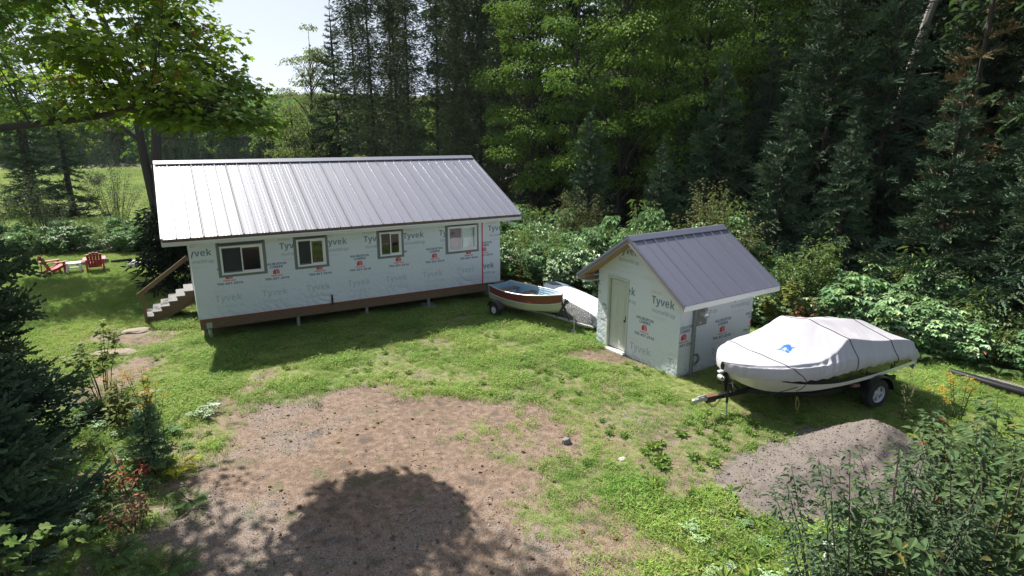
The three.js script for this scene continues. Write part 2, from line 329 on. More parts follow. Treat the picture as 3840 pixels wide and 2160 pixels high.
function flipIf(g) { const h = g.index ? g.toNonIndexed() : g, p = h.attributes.position; for (let i = 0; i < p.count; i += 3) { const a = [p.getX(i), p.getY(i), p.getZ(i)]; p.setXYZ(i, p.getX(i + 1), p.getY(i + 1), p.getZ(i + 1)); p.setXYZ(i + 1, ...a); } h.computeVertexNormals(); return h; }
function ridgeCap(x0, x1, y, z, slope, wing, lift) {   // folded strip over a ridge
  const a = Math.atan(slope), c = Math.cos(a) * wing, s = Math.sin(a) * wing, t = 0.006, Y = y + lift;
  const pts = [[-c, Y - s], [-c, Y - s - 0.02], [-c + 0.008, Y - s - 0.02], [-c + 0.008, Y - s - t + 0.002], [0, Y - t], [c - 0.008, Y - s - t + 0.002], [c - 0.008, Y - s - 0.02], [c, Y - s - 0.02], [c, Y - s], [0.03, Y - 0.006], [0, Y], [-0.03, Y - 0.006]];
  const g = new THREE.ExtrudeGeometry(new THREE.Shape(pts.map((p) => new THREE.Vector2(p[0] + z, p[1]))), { depth: x1 - x0, bevelEnabled: false });
  g.applyMatrix4(new THREE.Matrix4().set(0, 0, 1, x0, 0, 1, 0, 0, 1, 0, 0, 0, 0, 0, 0, 1)); return flipIf(g);
}

// ---------------------------------------------------------------- the cabin
{
  const t = thing('cabin', 'long cabin in white printed house wrap under a ribbed metal roof, on steel posts', 'cabin', [-8.957, 0, -16.351], 0.5098);
  const L = 9.75, D = 7.36, yr = 0.363, yw = 0.647, ys = 2.94;
  const B = (b) => b + yr;
  // rim boards
  for (const [x0, x1] of [[0, 3.64], [3.643, 7.32], [7.323, L]]) mesh('rim_board', plank(x1 - x0, yw - yr, 0.06, (x0 + x1) / 2, (yr + yw) / 2, -0.03, 0.004), M.treated, t);
  for (const x of [0.03, L - 0.03]) mesh('rim_board', plank(0.06, yw - yr, D - 0.12, x, (yr + yw) / 2, -D / 2, 0.004), M.treated, t);
  mesh('rim_board', plank(L, yw - yr, 0.06, L / 2, (yr + yw) / 2, -D + 0.03, 0.004), M.treated, t);
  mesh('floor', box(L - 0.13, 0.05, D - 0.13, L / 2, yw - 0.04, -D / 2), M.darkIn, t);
  mesh('floor_beam', [box(L - 0.3, 0.2, 0.12, L / 2, yr - 0.02, -0.42), box(L - 0.3, 0.2, 0.12, L / 2, yr - 0.02, -3.7), box(L - 0.3, 0.2, 0.12, L / 2, yr - 0.02, -7.0)], M.treated, t);
  // front wall with four openings
  const win = [[0.72, 1.55, 1.85, 2.375, 1.285], [2.81, 1.57, 3.65, 2.40, 3.23], [5.36, 1.64, 6.08, 2.42, 5.72], [7.73, 1.57, 8.81, 2.43, 8.29]];
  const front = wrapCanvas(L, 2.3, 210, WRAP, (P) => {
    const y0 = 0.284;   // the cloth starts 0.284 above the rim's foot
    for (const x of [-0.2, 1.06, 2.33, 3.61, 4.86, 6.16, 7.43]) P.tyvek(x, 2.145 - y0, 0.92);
    for (const x of [0.46, 1.73, 3.0, 4.27, 5.52, 6.8, 8.06]) P.tyvek(x, 0.77 - y0, 0.30);  // lower row drawn paler: glare on the lower wall put into the print
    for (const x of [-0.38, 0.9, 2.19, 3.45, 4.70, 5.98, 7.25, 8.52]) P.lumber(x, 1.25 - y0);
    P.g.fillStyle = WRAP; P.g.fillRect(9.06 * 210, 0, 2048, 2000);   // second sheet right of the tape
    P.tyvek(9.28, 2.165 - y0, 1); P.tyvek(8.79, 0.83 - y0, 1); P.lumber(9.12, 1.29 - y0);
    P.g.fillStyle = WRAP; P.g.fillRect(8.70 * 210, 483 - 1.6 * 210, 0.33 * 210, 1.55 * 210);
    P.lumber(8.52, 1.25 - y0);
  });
  const shape = wallShape([[0, 0], [L, 0], [L, ys - yw], [0, ys - yw]], win.map(([a, b, c, d]) => [a + 0.02, b + yr - yw + 0.02, c - 0.02, d + yr - yw - 0.02]), 0.16);
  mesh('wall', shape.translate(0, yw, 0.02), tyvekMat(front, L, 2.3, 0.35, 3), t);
  mesh('tape_strip', box(9.06, 0.035, 0.012, 4.53, yw + 0.002, 0.024), M.tapeRust, t);
  mesh('tape_strip', box(L - 9.06, 0.02, 0.012, (L + 9.06) / 2, yw + 0.001, 0.0242), M.black, t);
  mesh('tape_strip', box(0.05, 2.25, 0.004, 9.045, yw + 1.15, 0.0225), M.tapeRed, t);
  mesh('conduit_stub', [rod([3.745, B(0.25), 0.05], [3.745, B(0.57), 0.05], 0.028), box(0.07, 0.03, 0.05, 3.745, B(0.43), 0.04)], M.black, t);
  // gable and rear walls
  const ridgeY = 4.954, eaveY = 3.10, zr = -D / 2, gz = (z) => Math.min(ridgeY - 0.05, ridgeY - 0.457 * Math.abs(z - zr) - 0.12);
  const plain = wrapCanvas(D, 4.2, 200, WRAP, (P) => { for (let k = 0; k < 6; k++) { P.tyvek(0.3 + 1.27 * k, 1.75, 0.9); P.lumber(0.7 + 1.27 * k, 0.95); P.tyvek(0.9 + 1.27 * k, 0.5, 0.4); } });
  const gable = (holes) => wallShape([[0, 0], [D, 0], [D, gz(0) - yw], [D / 2, gz(zr) - yw - 0.05], [0, gz(0) - yw]], holes, 0.14);
  const gm = tyvekMat(plain, D, 4.2, 0.35, 8);
  // left gable has the door that the steps climb to: local u runs from the back to the front
  const gl = gable([[3.55, 0.02, 4.42, 2.05]]); gl.rotateY(-Math.PI / 2); gl.translate(-0.02, yw, -D);
  mesh('wall', gl, gm, t);
  const gr = gable([]); gr.rotateY(Math.PI / 2); gr.translate(L + 0.02, yw, 0); mesh('wall', gr, gm, t);
  const backHoles = [[1.2, 1.0, 2.2, 1.9], [3.55, 0.9, 4.75, 2.0], [7.0, 0.9, 8.2, 1.9]];
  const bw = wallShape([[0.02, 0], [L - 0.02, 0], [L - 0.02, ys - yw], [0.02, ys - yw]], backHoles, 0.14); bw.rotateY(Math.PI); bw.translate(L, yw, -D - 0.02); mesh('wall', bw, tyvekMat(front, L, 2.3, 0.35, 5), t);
  const dr = mesh('door', box(0.05, 2.02, 0.86, -0.02, yw + 1.03, -D + 3.985), M.white, t);
  mesh('handle', new THREE.SphereGeometry(0.035, 10, 8).translate(-0.07, yw + 1.0, -D + 4.3), M.steel, dr);
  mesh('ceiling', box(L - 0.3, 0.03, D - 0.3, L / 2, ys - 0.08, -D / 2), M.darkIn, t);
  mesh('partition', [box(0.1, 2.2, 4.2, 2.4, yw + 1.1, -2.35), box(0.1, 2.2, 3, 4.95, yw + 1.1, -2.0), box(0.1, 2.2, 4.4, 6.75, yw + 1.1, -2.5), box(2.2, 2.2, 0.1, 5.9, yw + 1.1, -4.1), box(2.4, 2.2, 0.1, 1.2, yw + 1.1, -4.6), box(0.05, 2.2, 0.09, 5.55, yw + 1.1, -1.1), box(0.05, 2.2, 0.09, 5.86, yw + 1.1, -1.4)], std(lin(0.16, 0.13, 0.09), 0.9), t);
  // windows
  win.forEach(([x0, b0, x1, b1, xm], i) => {
    const y0 = B(b0), y1 = B(b1), cx = (x0 + x1) / 2, cy = (y0 + y1) / 2, w = x1 - x0, h = y1 - y0, F = 0.05, zf = 0.045;
    const frame = (a, b, c, d, f, z, th) => [plank(c - a, f, th, (a + c) / 2, b + f / 2, z), plank(c - a, f, th, (a + c) / 2, d - f / 2, z), plank(f, d - b - 2 * f, th, a + f / 2, (b + d) / 2, z), plank(f, d - b - 2 * f, th, c - f / 2, (b + d) / 2, z)];
    const wn = mesh('window', frame(x0, y0, x1, y1, F, zf, 0.09), M.vinyl, t);
    mesh('sash', frame(x0 + F, y0 + F, xm + 0.018, y1 - F, 0.03, zf - 0.028, 0.03), i === 1 || i === 0 || i === 2 ? M.flash : M.vinyl, wn);
    mesh('sash', frame(xm - 0.018, y0 + F, x1 - F, y1 - F, 0.034, zf + 0.008, 0.034), M.vinyl, wn);
    mesh('pane', box(xm - x0 - F, h - 2 * F - 0.05, 0.004, (x0 + F + xm) / 2, cy, zf - 0.03), M.glass, wn);
    mesh('pane', box(x1 - F - xm, h - 2 * F - 0.06, 0.004, (x1 - F + xm) / 2, cy, zf + 0.008), M.glass, wn);
    if (i < 2) mesh('insect_screen', box(xm - x0 - F - 0.03, h - 2 * F - 0.06, 0.002, (x0 + F + xm) / 2, cy, zf - 0.005), M.screen, wn);
    // flashing tape round the opening, crumpled head strip with flared corners
    const T = 0.10, a = x0 - 0.085, c = x1 + 0.095, q = y0 - 0.085, e = y1 + 0.08;
    mesh('flashing_tape', [box(0.085, e - q, 0.004, a + 0.0425, (e + q) / 2, 0.0225), box(0.095, e - q, 0.004, c - 0.0475, (e + q) / 2, 0.0226), box(c - a - 0.18, 0.085, 0.004, (a + c) / 2, q + 0.0425, 0.0224)], M.flash, wn);
    const hs = [[a - 0.02, e + 0.075], [a - 0.01, e + 0.035], [a + 0.09, e - 0.075], [c - 0.09, e - 0.07], [c + 0.005, e + 0.03], [c + 0.03, e + 0.085], [c - 0.03, e + 0.07], [c - 0.11, e + 0.012], [a + 0.11, e + 0.008], [a + 0.03, e + 0.07]];
    const hg = new THREE.ExtrudeGeometry(new THREE.Shape(hs.map((p) => new THREE.Vector2(...p))), { depth: 0.006, bevelEnabled: false }); hg.translate(0, 0, 0.0255);
    mesh('head_flashing', hg, phys(0xffffff, 0.4, { map: flashTex(), bumpMap: M.osb.map, bumpScale: 0.02 }), wn);
  });
  // boards standing behind the right window: a wrapped sheet and a white panel
  const pink = wrapCanvas(0.52, 0.8, 220, 'rgb(168,140,156)', (P) => { P.logo(0.12, 0.52, 0.12, 'rgb(150,70,90)'); P.text('TIMBER MART', 0.08, 0.45, 0.26, 0.05, 'rgb(150,84,100)'); P.text('705-457-2510', 0.02, 0.37, 0.42, 0.07, 'rgb(104,84,104)'); });
  mesh('wrapped_sheet', new THREE.ExtrudeGeometry(new THREE.Shape([[0, 0], [0.52, 0], [0.52, 0.8], [0, 0.8]].map((p) => new THREE.Vector2(...p))), { depth: 0.02, bevelEnabled: false }).translate(7.78, B(1.6), -0.10), std(0xffffff, 0.8, { map: pink }), t);
  mesh('white_board', box(0.47, 0.83, 0.02, 8.51, B(2.0), -0.07), std(lin(0.8, 0.8, 0.8), 0.7), t);
  // posts
  const posts = [[0.24, -0.12], [2.70, -0.14], [4.87, -0.16], [7.04, -0.16], [9.45, -0.2]];
  posts.forEach(([x, z], i) => {
    const gy = -0.06, p = mesh('post', [rod([x, gy - (i === 0 ? 0.12 : 0), z], [x, yr - 0.02, z], 0.05, 0.055, 14), rod([x, yr - 0.05, z], [x, yr, z], 0.055, 0.1, 14)], M.steel, t);
    if (i === 0) mesh('post_bracket', [plank(0.15, 0.17, 0.012, x - 0.01, yr + 0.10, 0.012)], M.steel, p);
    if (i === 3) { mesh('base_plate', [plank(0.42, 0.03, 0.36, x, 0.055, z + 0.02), box(0.42, 0.09, 0.012, x, 0.09, z - 0.15), box(0.012, 0.09, 0.36, x - 0.2, 0.09, z + 0.02), box(0.012, 0.09, 0.36, x + 0.2, 0.09, z + 0.02)], M.steel, p); }
  });
  for (const z of [-3.7, -7.0]) for (const x of [0.3, 2.7, 4.9, 7.1, 9.4]) mesh('post', rod([x, -0.1, z], [x, yr, z], 0.06, 0.06, 12), M.steel, t);
  // roof
  const o = 0.66, x0 = -o, x1 = L + o, ze = 0.42, zeb = 2 * zr - ze;
  const roof = mesh('roof', [slab(x0 + 0.01, x1 - 0.01, eaveY - 0.004, ze - 0.02, ridgeY - 0.02, zr, 0.05), slab(x0 + 0.01, x1 - 0.01, eaveY - 0.004, zeb + 0.02, ridgeY - 0.021, zr + 0.0005, 0.05)], M.treated, t);
  const NP = 11, pw = (x1 - x0) / NP;
  const pg = panelGeo(pw, 3, 2, eaveY, ze, ridgeY, zr), pgb = panelGeo(pw, 3, 2, eaveY, zeb, ridgeY, zr);
  for (let i = 0; i < NP; i++) { mesh('roof_panel', pg, M.roof, roof).position.x = x0 + i * pw; mesh('roof_panel', pgb, M.roof, roof).position.x = x0 + i * pw; }
  mesh('ridge_cap', ridgeCap(x0 - 0.01, x1 + 0.01, ridgeY, zr, 0.457, 0.24, 0.052), M.roof, roof);
  mesh('foam_closure', [box(x1 - x0 - 0.04, 0.03, 0.05, (x0 + x1) / 2, ridgeY - 0.025, zr + 0.07)], M.black, roof);
  mesh('eave_strapping', [box(x1 - x0, 0.055, 0.035, (x0 + x1) / 2, eaveY - 0.05, ze - 0.04)], M.treated, roof);
  const fasc = [plank(x1 - x0, 0.045, 0.03, (x0 + x1) / 2, eaveY - 0.105, ze + 0.002), plank(x1 - x0, 0.10, 0.022, (x0 + x1) / 2, eaveY - 0.15, ze - 0.04)];
  mesh('fascia', fasc, M.white, roof);
  mesh('fascia', plank(x1 - x0, 0.15, 0.03, (x0 + x1) / 2, eaveY - 0.12, zeb), M.white, roof);
  mesh('soffit', [box(x1 - x0 - 0.06, 0.012, ze - 0.05, (x0 + x1) / 2, eaveY - 0.195, ze / 2)], M.trim, roof);
  for (const x of [x0 + 0.015, x1 - 0.015]) { mesh('rake_board', slab(x - 0.012, x + 0.012, eaveY - 0.052, ze - 0.012, ridgeY - 0.068, zr, 0.12), M.white, roof); mesh('rake_board', slab(x - 0.012, x + 0.012, eaveY - 0.052, zeb + 0.012, ridgeY - 0.0685, zr, 0.12), M.white, roof);
    mesh('rake_trim', slab(x - 0.022, x + 0.022, eaveY + 0.034, ze + 0.006, ridgeY + 0.032, zr, 0.075), M.roof, roof); }
  for (const s of [0, 1]) { const a = s ? L + 0.03 : x0 + 0.04, b = s ? x1 - 0.04 : -0.03; mesh('soffit', [slab(a, b, eaveY - 0.10, ze - 0.06, ridgeY - 0.12, zr, 0.012), slab(a, b, eaveY - 0.10, zeb + 0.06, ridgeY - 0.121, zr, 0.012)], M.trim, roof); }
  mesh('downspout_elbow', tube([[L + 0.46, 2.98, -0.25], [L + 0.46, 2.86, -0.25], [L + 0.52, 2.74, -0.25], [L + 0.68, 2.68, -0.25]], 0.05, 16, 10), M.white, t);
}
function flashTex() { return flashTex.t ??= dataTex(128, 128, (u, v) => { const n = 0.5 + 1.3 * tn(u, v, 16, 4, 6); return mix3([0.035, 0.03, 0.027], [0.20, 0.18, 0.165], clamp(Math.pow(clamp(n), 2.2))); }, true, [3, 3]); }
{   // steps up to the cabin's end door
  const t = thing('wooden_steps', 'brown wooden steps with one sloping handrail at the cabin end', 'steps', [-8.957, 0, -16.351], 0.5098);
  const z0 = -2.78, z1 = -3.82, n = 6, y1 = 0.88, rise = y1 / n * 0.98, run = 0.235;
  for (let i = 0; i < n; i++) { const y = 0.05 + rise * (i + 1) * 0.97, x = -0.06 - run * (n - i) + 0.12; mesh('tread', plank(run + 0.05, 0.04, z0 - z1, x, y, (z0 + z1) / 2, 0.006), M.greyWood, t); mesh('riser', plank(0.022, rise - 0.042, z0 - z1 - 0.08, x - run / 2 + 0.03, y - rise / 2 - 0.001, (z0 + z1) / 2, 0.003), M.greyWood, t); }
  for (const z of [z0 - 0.03, z1 + 0.03]) {
    const s = new THREE.Shape(); s.moveTo(-0.1 - run * n, -0.03);
    for (let i = 0; i < n; i++) { const x = -0.06 - run * (n - i); s.lineTo(x, 0.03 + rise * (i + 1) * 0.97 - 0.002); s.lineTo(x + run, 0.03 + rise * (i + 1) * 0.97 - 0.002); }
    s.lineTo(-0.06, 0.5); s.lineTo(-0.06 - run * n + 0.4, -0.03); s.closePath();
    mesh('stringer', new THREE.ExtrudeGeometry(s, { depth: 0.035, bevelEnabled: false }).translate(0, 0, z - 0.0175), M.treated, t);
  }
  const px = -0.06 - run * n + 0.02;
  mesh('handrail_post', plank(0.085, 1.05, 0.085, px, 0.5, z0 + 0.03), M.treated, t);
  mesh('handrail', bar([px - 0.12, 0.93, z0 + 0.03], [-0.08, 2.02, z0 + 0.03], 0.05, 0.13), M.treated, t);
}

// ---------------------------------------------------------------- the shed
{
  const t = thing('shed', 'small shed in white printed house wrap with dark steep metal roof and closed door', 'shed', [4.0793, 0, -13.7963], -0.9942);
  const W = 3.007, D = 2.785, ridge = 3.344, sl = 0.673, xr = -W / 2, eo = 0.461, so = 0.428, eaveY = ridge - sl * (W / 2 + eo);
  const wy = (x) => ridge - 0.075 - sl * Math.abs(x - xr), y0 = 0.0;
  const PPM = 300;
  const gmap = wrapCanvas(W, 3.3, PPM, WRAP, (P) => {   // x from the left corner
    const X = (x) => x + W;
    P.tyvek(X(-0.97), 1.70, 1, 1.06); P.tyvek(X(-2.32), 1.74, 1, 1.06); P.lumber(X(-1.16), 0.73, 1.03); P.lumber(X(-2.50), 0.75, 1.03); P.tyvek(X(-1.66), 0.26, 0.4, 1.06); P.tyvek(X(-0.3), 0.24, 0.35, 1.06);
    P.tyvek(X(-2.28), 2.80, 1, 1.06); P.tyvek(X(-0.95), 2.76, 1, 1.06); P.tyvek(X(-3.68), 1.75, 1, 1.06);
    P.g.fillStyle = 'rgba(150,165,165,0.5)'; P.g.fillRect(0, (3.3 - 2.31) * PPM, W * PPM, 3);
  });
  const dx0 = -2.56, dx1 = -1.82, dy1 = 2.05;
  const gs = wallShape([[-W, y0], [0, y0], [0, wy(0)], [xr, wy(xr)], [-W, wy(-W)]], [[dx0, 0.02, dx1, dy1]], 0.12);
  { const uv = gs.attributes.uv; for (let i = 0; i < uv.count; i++) uv.setX(i, uv.getX(i) + W); }
  mesh('wall', gs.translate(0, 0, 0.004), tyvekMat(gmap, W, 3.3, 0.28, 21), t);
  const smap = wrapCanvas(D, 2.4, PPM, WRAP, (P) => {   // right wall, u from the near corner
    P.tyvek(0.52, 1.71, 1, 1.06); P.tyvek(1.84, 1.71, 1, 1.06); P.lumber(0.17, 0.78, 1.05); P.lumber(1.62, 0.74, 1.05); P.lumber(2.85, 0.74, 1.05); P.tyvek(1.25, 0.32, 0.4, 1.06); P.tyvek(2.5, 0.32, 0.4, 1.06);
    const g = P.g, r = rng(9); for (let i = 0; i < 900; i++) { const y = Math.pow(r(), 2.4) * 0.42; g.fillStyle = `rgba(92,80,62,${0.10 + 0.25 * r()})`; g.beginPath(); g.arc(r() * D * PPM, (2.4 - y) * PPM, 0.6 + r() * 2.4, 0, 7); g.fill(); }
  });
  const ss = wallShape([[0, y0], [D, y0], [D, wy(0)], [0, wy(0)]], [], 0.1); ss.rotateY(Math.PI / 2);
  mesh('wall', ss.translate(0.004, 0, 0), tyvekMat(smap, D, 2.4, 0.25, 25), t);
  const bs = wallShape([[0, y0], [W - 0.2, y0], [W - 0.2, wy(-W)], [W / 2 - 0.1, wy(xr) - 0.06], [0, wy(0)]], [], 0.1); bs.rotateY(Math.PI); mesh('wall', bs.translate(-0.1, 0, -D), tyvekMat(gmap, W, 3.3, 0.28, 31), t);
  const ls = wallShape([[0, y0], [D, y0], [D, wy(-W)], [0, wy(-W)]], [], 0.1); ls.rotateY(-Math.PI / 2); mesh('wall', ls.translate(-W, 0, -D), tyvekMat(smap, D, 2.4, 0.28, 35), t);
  // door
  const doorM = phys(lin(0.50, 0.52, 0.46), 0.45);
  const dcx = (dx0 + dx1) / 2, dw = dx1 - dx0 - 0.07;
  const door = mesh('door', plank(dw, dy1 - 0.11, 0.04, dcx, (dy1 + 0.05) / 2, -0.075), doorM, t);
  const pw = dw * 0.30;
  for (const sx of [-1, 1]) for (const [a, b] of [[0.22, 0.88], [1.0, 1.62], [1.72, 1.92]]) {
    const px = dcx + sx * dw * 0.22, h = b - a, cy = (a + b) / 2;
    mesh('door_panel', [plank(pw, h, 0.012, px, cy, -0.052, 0.005), plank(pw - 0.07, h - 0.07, 0.018, px, cy, -0.046, 0.008)], doorM, door);
  }
  mesh('knob', [new THREE.SphereGeometry(0.032, 12, 10).translate(dx1 - 0.10, 0.95, -0.015), rod([dx1 - 0.10, 0.95, -0.06], [dx1 - 0.10, 0.95, -0.02], 0.014), box(0.03, 0.10, 0.01, dx1 - 0.10, 1.03, -0.052)], M.black, door);
  mesh('door_frame', [plank(0.05, dy1 + 0.06, 0.14, dx0 - 0.015, (dy1 + 0.02) / 2 + 0.02, -0.045), plank(0.05, dy1 + 0.06, 0.14, dx1 + 0.012, (dy1 + 0.02) / 2 + 0.02, -0.045), plank(dx1 - dx0 + 0.08, 0.05, 0.14, dcx, dy1 + 0.05, -0.0452)], doorM, t);
  mesh('door_sill', [plank(dx1 - dx0 + 0.06, 0.05, 0.2, dcx, 0.035, 0.035)], M.white, t);
  // roof
  const X1 = eo, X0 = -W - eo, zf = so, zb = -D - so, Lz = zf - zb;
  const roof = mesh('roof', [sslab(X1 - 0.012, eaveY - 0.004, xr, ridge - 0.02, zb + 0.01, zf - 0.012, 0.045), sslab(X0 + 0.012, eaveY - 0.004, xr, ridge - 0.021, zb + 0.01, zf - 0.012, 0.045)], M.osb, t);
  function sslab(xa, ya, xb, yb, za, zb2, th) { const s = new THREE.Shape([new THREE.Vector2(xa, ya), new THREE.Vector2(xb, yb), new THREE.Vector2(xb, yb - th), new THREE.Vector2(xa, ya - th)]); return new THREE.ExtrudeGeometry(s, { depth: zb2 - za, bevelEnabled: false }).translate(0, 0, za); }
  const NP = 5, pw2 = Lz / NP, pr = panelGeo(pw2, 2, 0, eaveY, X1, ridge, xr, 0.03), pl = panelGeo(pw2, 2, 0, eaveY, X0, ridge, xr, 0.03);
  // panel x runs along the ridge: turn so that its x becomes -z and its z becomes x
  for (let i = 0; i < NP; i++) for (const g of [pr, pl]) { const m = mesh('roof_panel', g, M.roof, roof); m.rotation.y = Math.PI / 2; m.position.z = zf - i * pw2; }
  const cap = ridgeCap(0, Lz + 0.03, ridge, 0, sl, 0.20, 0.045); cap.rotateY(Math.PI / 2); mesh('ridge_cap', cap.translate(xr, 0, zf + 0.015), M.roof, roof);
  mesh('fascia', plank(0.024, 0.135, Lz - 0.01, X1 - 0.004, eaveY - 0.075, (zf + zb) / 2), std(lin(0.66, 0.66, 0.64), 0.5), roof);
  mesh('fascia', plank(0.024, 0.135, Lz - 0.01, X0 + 0.004, eaveY - 0.075, (zf + zb) / 2), M.white, roof);
  for (const z of [zf - 0.02, zb + 0.02]) for (const [xa, k] of [[X1 - 0.03, 0], [X0 + 0.03, 1]]) {
    mesh('rake_board', sslab(xa, eaveY - 0.03, xr, ridge - 0.055 - k * 0.0006, z - 0.016, z + 0.016, 0.11), k ? M.osb : M.osb, roof);
    mesh('rake_trim', sslab(xa + (k ? -0.03 : 0.03), eaveY + 0.02, xr, ridge + 0.028 - k * 0.0006, z - 0.012 + 0.02 * Math.sign(z + 1), z + 0.012 + 0.02 * Math.sign(z + 1), 0.07), M.roof, roof);
  }
  // wooden soffit under the front overhang, boxed eave ends
  mesh('soffit_board', sslab(X0 + 0.28, eaveY + 0.055, xr, ridge - 0.08, 0.02, zf - 0.05, 0.02), M.pine, roof);
  mesh('soffit_board', sslab(X1 - 0.10, eaveY - 0.066, xr, ridge - 0.0805, 0.02, zf - 0.05, 0.02), M.pine, roof);
  mesh('lookout', plank(0.045, 0.12, zf - 0.06, X0 + 0.27, eaveY - 0.03, zf / 2), M.pine, roof);
  for (const [a, b] of [[X0 + 0.03, -W - 0.01], [0.012, X1 - 0.03]]) { for (let i = 0; i < 5; i++) mesh('soffit_slat', plank((b - a) / 5 - 0.008, 0.014, a > 0 ? -zb - 0.04 : Lz - 0.08, mix(a, b, (i + 0.5) / 5), eaveY - 0.132, a > 0 ? zb / 2 : (zf + zb) / 2, 0.003), M.white, roof); }
  // meter, conduit and cable on the right wall
  const grey = phys(lin(0.17, 0.18, 0.18), 0.5);
  const mb = mesh('meter_box', plank(0.11, 0.50, 0.36, 0.056, 1.53, -0.66, 0.012), grey, t);
  const gl = new THREE.CylinderGeometry(0.085, 0.095, 0.12, 24).rotateZ(Math.PI / 2).translate(0.17, 1.58, -0.66);
  mesh('meter', [gl, new THREE.SphereGeometry(0.084, 20, 10, 0, Math.PI * 2, 0, Math.PI / 2).scale(1, 0.5, 1).rotateZ(-Math.PI / 2).translate(0.23, 1.58, -0.66)], phys(lin(0.5, 0.52, 0.52), 0.12, { metalness: 0.3, clearcoat: 1 }), mb);
  mesh('meter_ring', new THREE.TorusGeometry(0.1, 0.014, 8, 28).rotateY(Math.PI / 2).translate(0.122, 1.58, -0.66), M.steel, mb);
  mesh('meter_tag', box(0.004, 0.05, 0.03, 0.114, 1.36, -0.6), M.white, mb);
  mesh('conduit', [rod([0.055, 0, -0.46], [0.055, eaveY - 0.15, -0.46], 0.045, 0.045, 14), rod([0.055, 1.0, -0.46], [0.055, 1.05, -0.46], 0.053, 0.053, 14)], grey, t);
  const loops = []; for (let i = 0; i <= 40; i++) { const q = i / 40 * Math.PI * 4.2; loops.push([0.03 + 0.012 * Math.sin(q * 1.3), 0.34 + 0.17 * Math.sin(q) * (1 - i / 90) + 0.0012 * i, -0.62 + 0.12 * Math.cos(q) + 0.03 * Math.sin(q * 0.5)]); }
  mesh('cable_loop', tube(loops, 0.008, 120, 6), M.black, t);
  mesh('foundation', [box(W + 0.02, 0.08, D + 0.02, -W / 2, -0.03, -D / 2)], std(lin(0.26, 0.24, 0.21), 0.95), t);
}

// ---------------------------------------------------------------- boats
function lerpRows(rows, s) { let i = 0; while (i < rows.length - 2 && s > rows[i + 1][0]) i++; const a = rows[i], b = rows[i + 1], t = clamp((s - a[0]) / (b[0] - a[0])), p = rows[Math.max(0, i - 1)], q = rows[Math.min(rows.length - 1, i + 2)];
  return a.map((v, k) => { if (!k) return s; const m0 = (b[k] - p[k]) / (b[0] - p[0]) * (b[0] - a[0]), m1 = (q[k] - a[k]) / (q[0] - a[0]) * (b[0] - a[0]), t2 = t * t, t3 = t2 * t; return (2 * t3 - 3 * t2 + 1) * v + (t3 - 2 * t2 + t) * m0 + (-2 * t3 + 3 * t2) * b[k] + (t3 - t2) * m1; }); }
// skin over stations: f(s, k) -> [lateral, height]; axis x = s, y up, z = lateral
function loft(ss, ks, f, smooth = true, uvf) {
  const p = [], uv = [], idx = [], n = ks.length;
  ss.forEach((s) => ks.forEach((k) => { const q = f(s, k); p.push(q[2] ?? s, q[1], q[0]); uv.push(...(uvf ? uvf(s, k) : [s, k])); }));
  for (let i = 0; i < ss.length - 1; i++) for (let j = 0; j < n - 1; j++) { const a = i * n + j; idx.push(a, a + 1, a + n, a + 1, a + n + 1, a + n); }
  const g = new THREE.BufferGeometry(); g.setAttribute('position', new THREE.BufferAttribute(new Float32Array(p), 3)); g.setAttribute('uv', new THREE.BufferAttribute(new Float32Array(uv), 2)); g.setIndex(idx);
  if (!smooth) { const h = g.toNonIndexed(); h.computeVertexNormals(); return h; }
  g.computeVertexNormals(); return g;
}
const range = (a, b, n) => Array.from({ length: n + 1 }, (_, i) => mix(a, b, i / n));
function wheel(parent, x, y, z, R, w, rimR, rimMat, spokes) {   // axis along z, outer side +z
  const tp = []; for (const [r, q] of [[rimR, -w / 2], [R * 0.86, -w / 2], [R * 0.97, -w * 0.42], [R, -w * 0.25], [R, w * 0.25], [R * 0.97, w * 0.42], [R * 0.86, w / 2], [rimR, w / 2]]) tp.push(new THREE.Vector2(r, q));
  const whl = new THREE.Group(); whl.name = 'wheel'; whl.position.set(x, y, z); parent.add(whl);
  const tread = []; for (let i = 0; i < 36; i++) { const a = i / 36 * Math.PI * 2; tread.push(box(0.016, 0.012, w * 0.62, Math.cos(a) * R, Math.sin(a) * R, 0, 0, 0, a + Math.PI / 2)); }
  mesh('tyre', [new THREE.LatheGeometry(tp, 40).rotateX(Math.PI / 2), ...tread], M.rubber, whl);
  const parts = [new THREE.LatheGeometry([[rimR * 1.01, w * 0.5], [rimR, w * 0.46], [rimR * 0.88, w * 0.42], [rimR * 0.86, w * 0.2]].map((p) => new THREE.Vector2(...p)), 32).rotateX(Math.PI / 2), new THREE.CylinderGeometry(rimR * 0.42, rimR * 0.48, 0.02, 20).rotateX(Math.PI / 2).translate(0, 0, w * 0.3), new THREE.CylinderGeometry(rimR * 0.2, rimR * 0.22, 0.05, 16).rotateX(Math.PI / 2).translate(0, 0, w * 0.36)];
  for (let i = 0; i < spokes; i++) { const a = i / spokes * Math.PI * 2; parts.push(new RoundedBoxGeometry(rimR * 0.62, rimR * 0.34, 0.02, 1, 0.006).translate(rimR * 0.6, 0, w * 0.27).rotateZ(a)); }
  parts.push(new THREE.CircleGeometry(rimR * 0.9, 24).translate(0, 0, w * 0.1));
  mesh('rim', parts.map((g) => g), rimMat, whl);
  return whl;
}
const rot = (yaw) => -yaw;
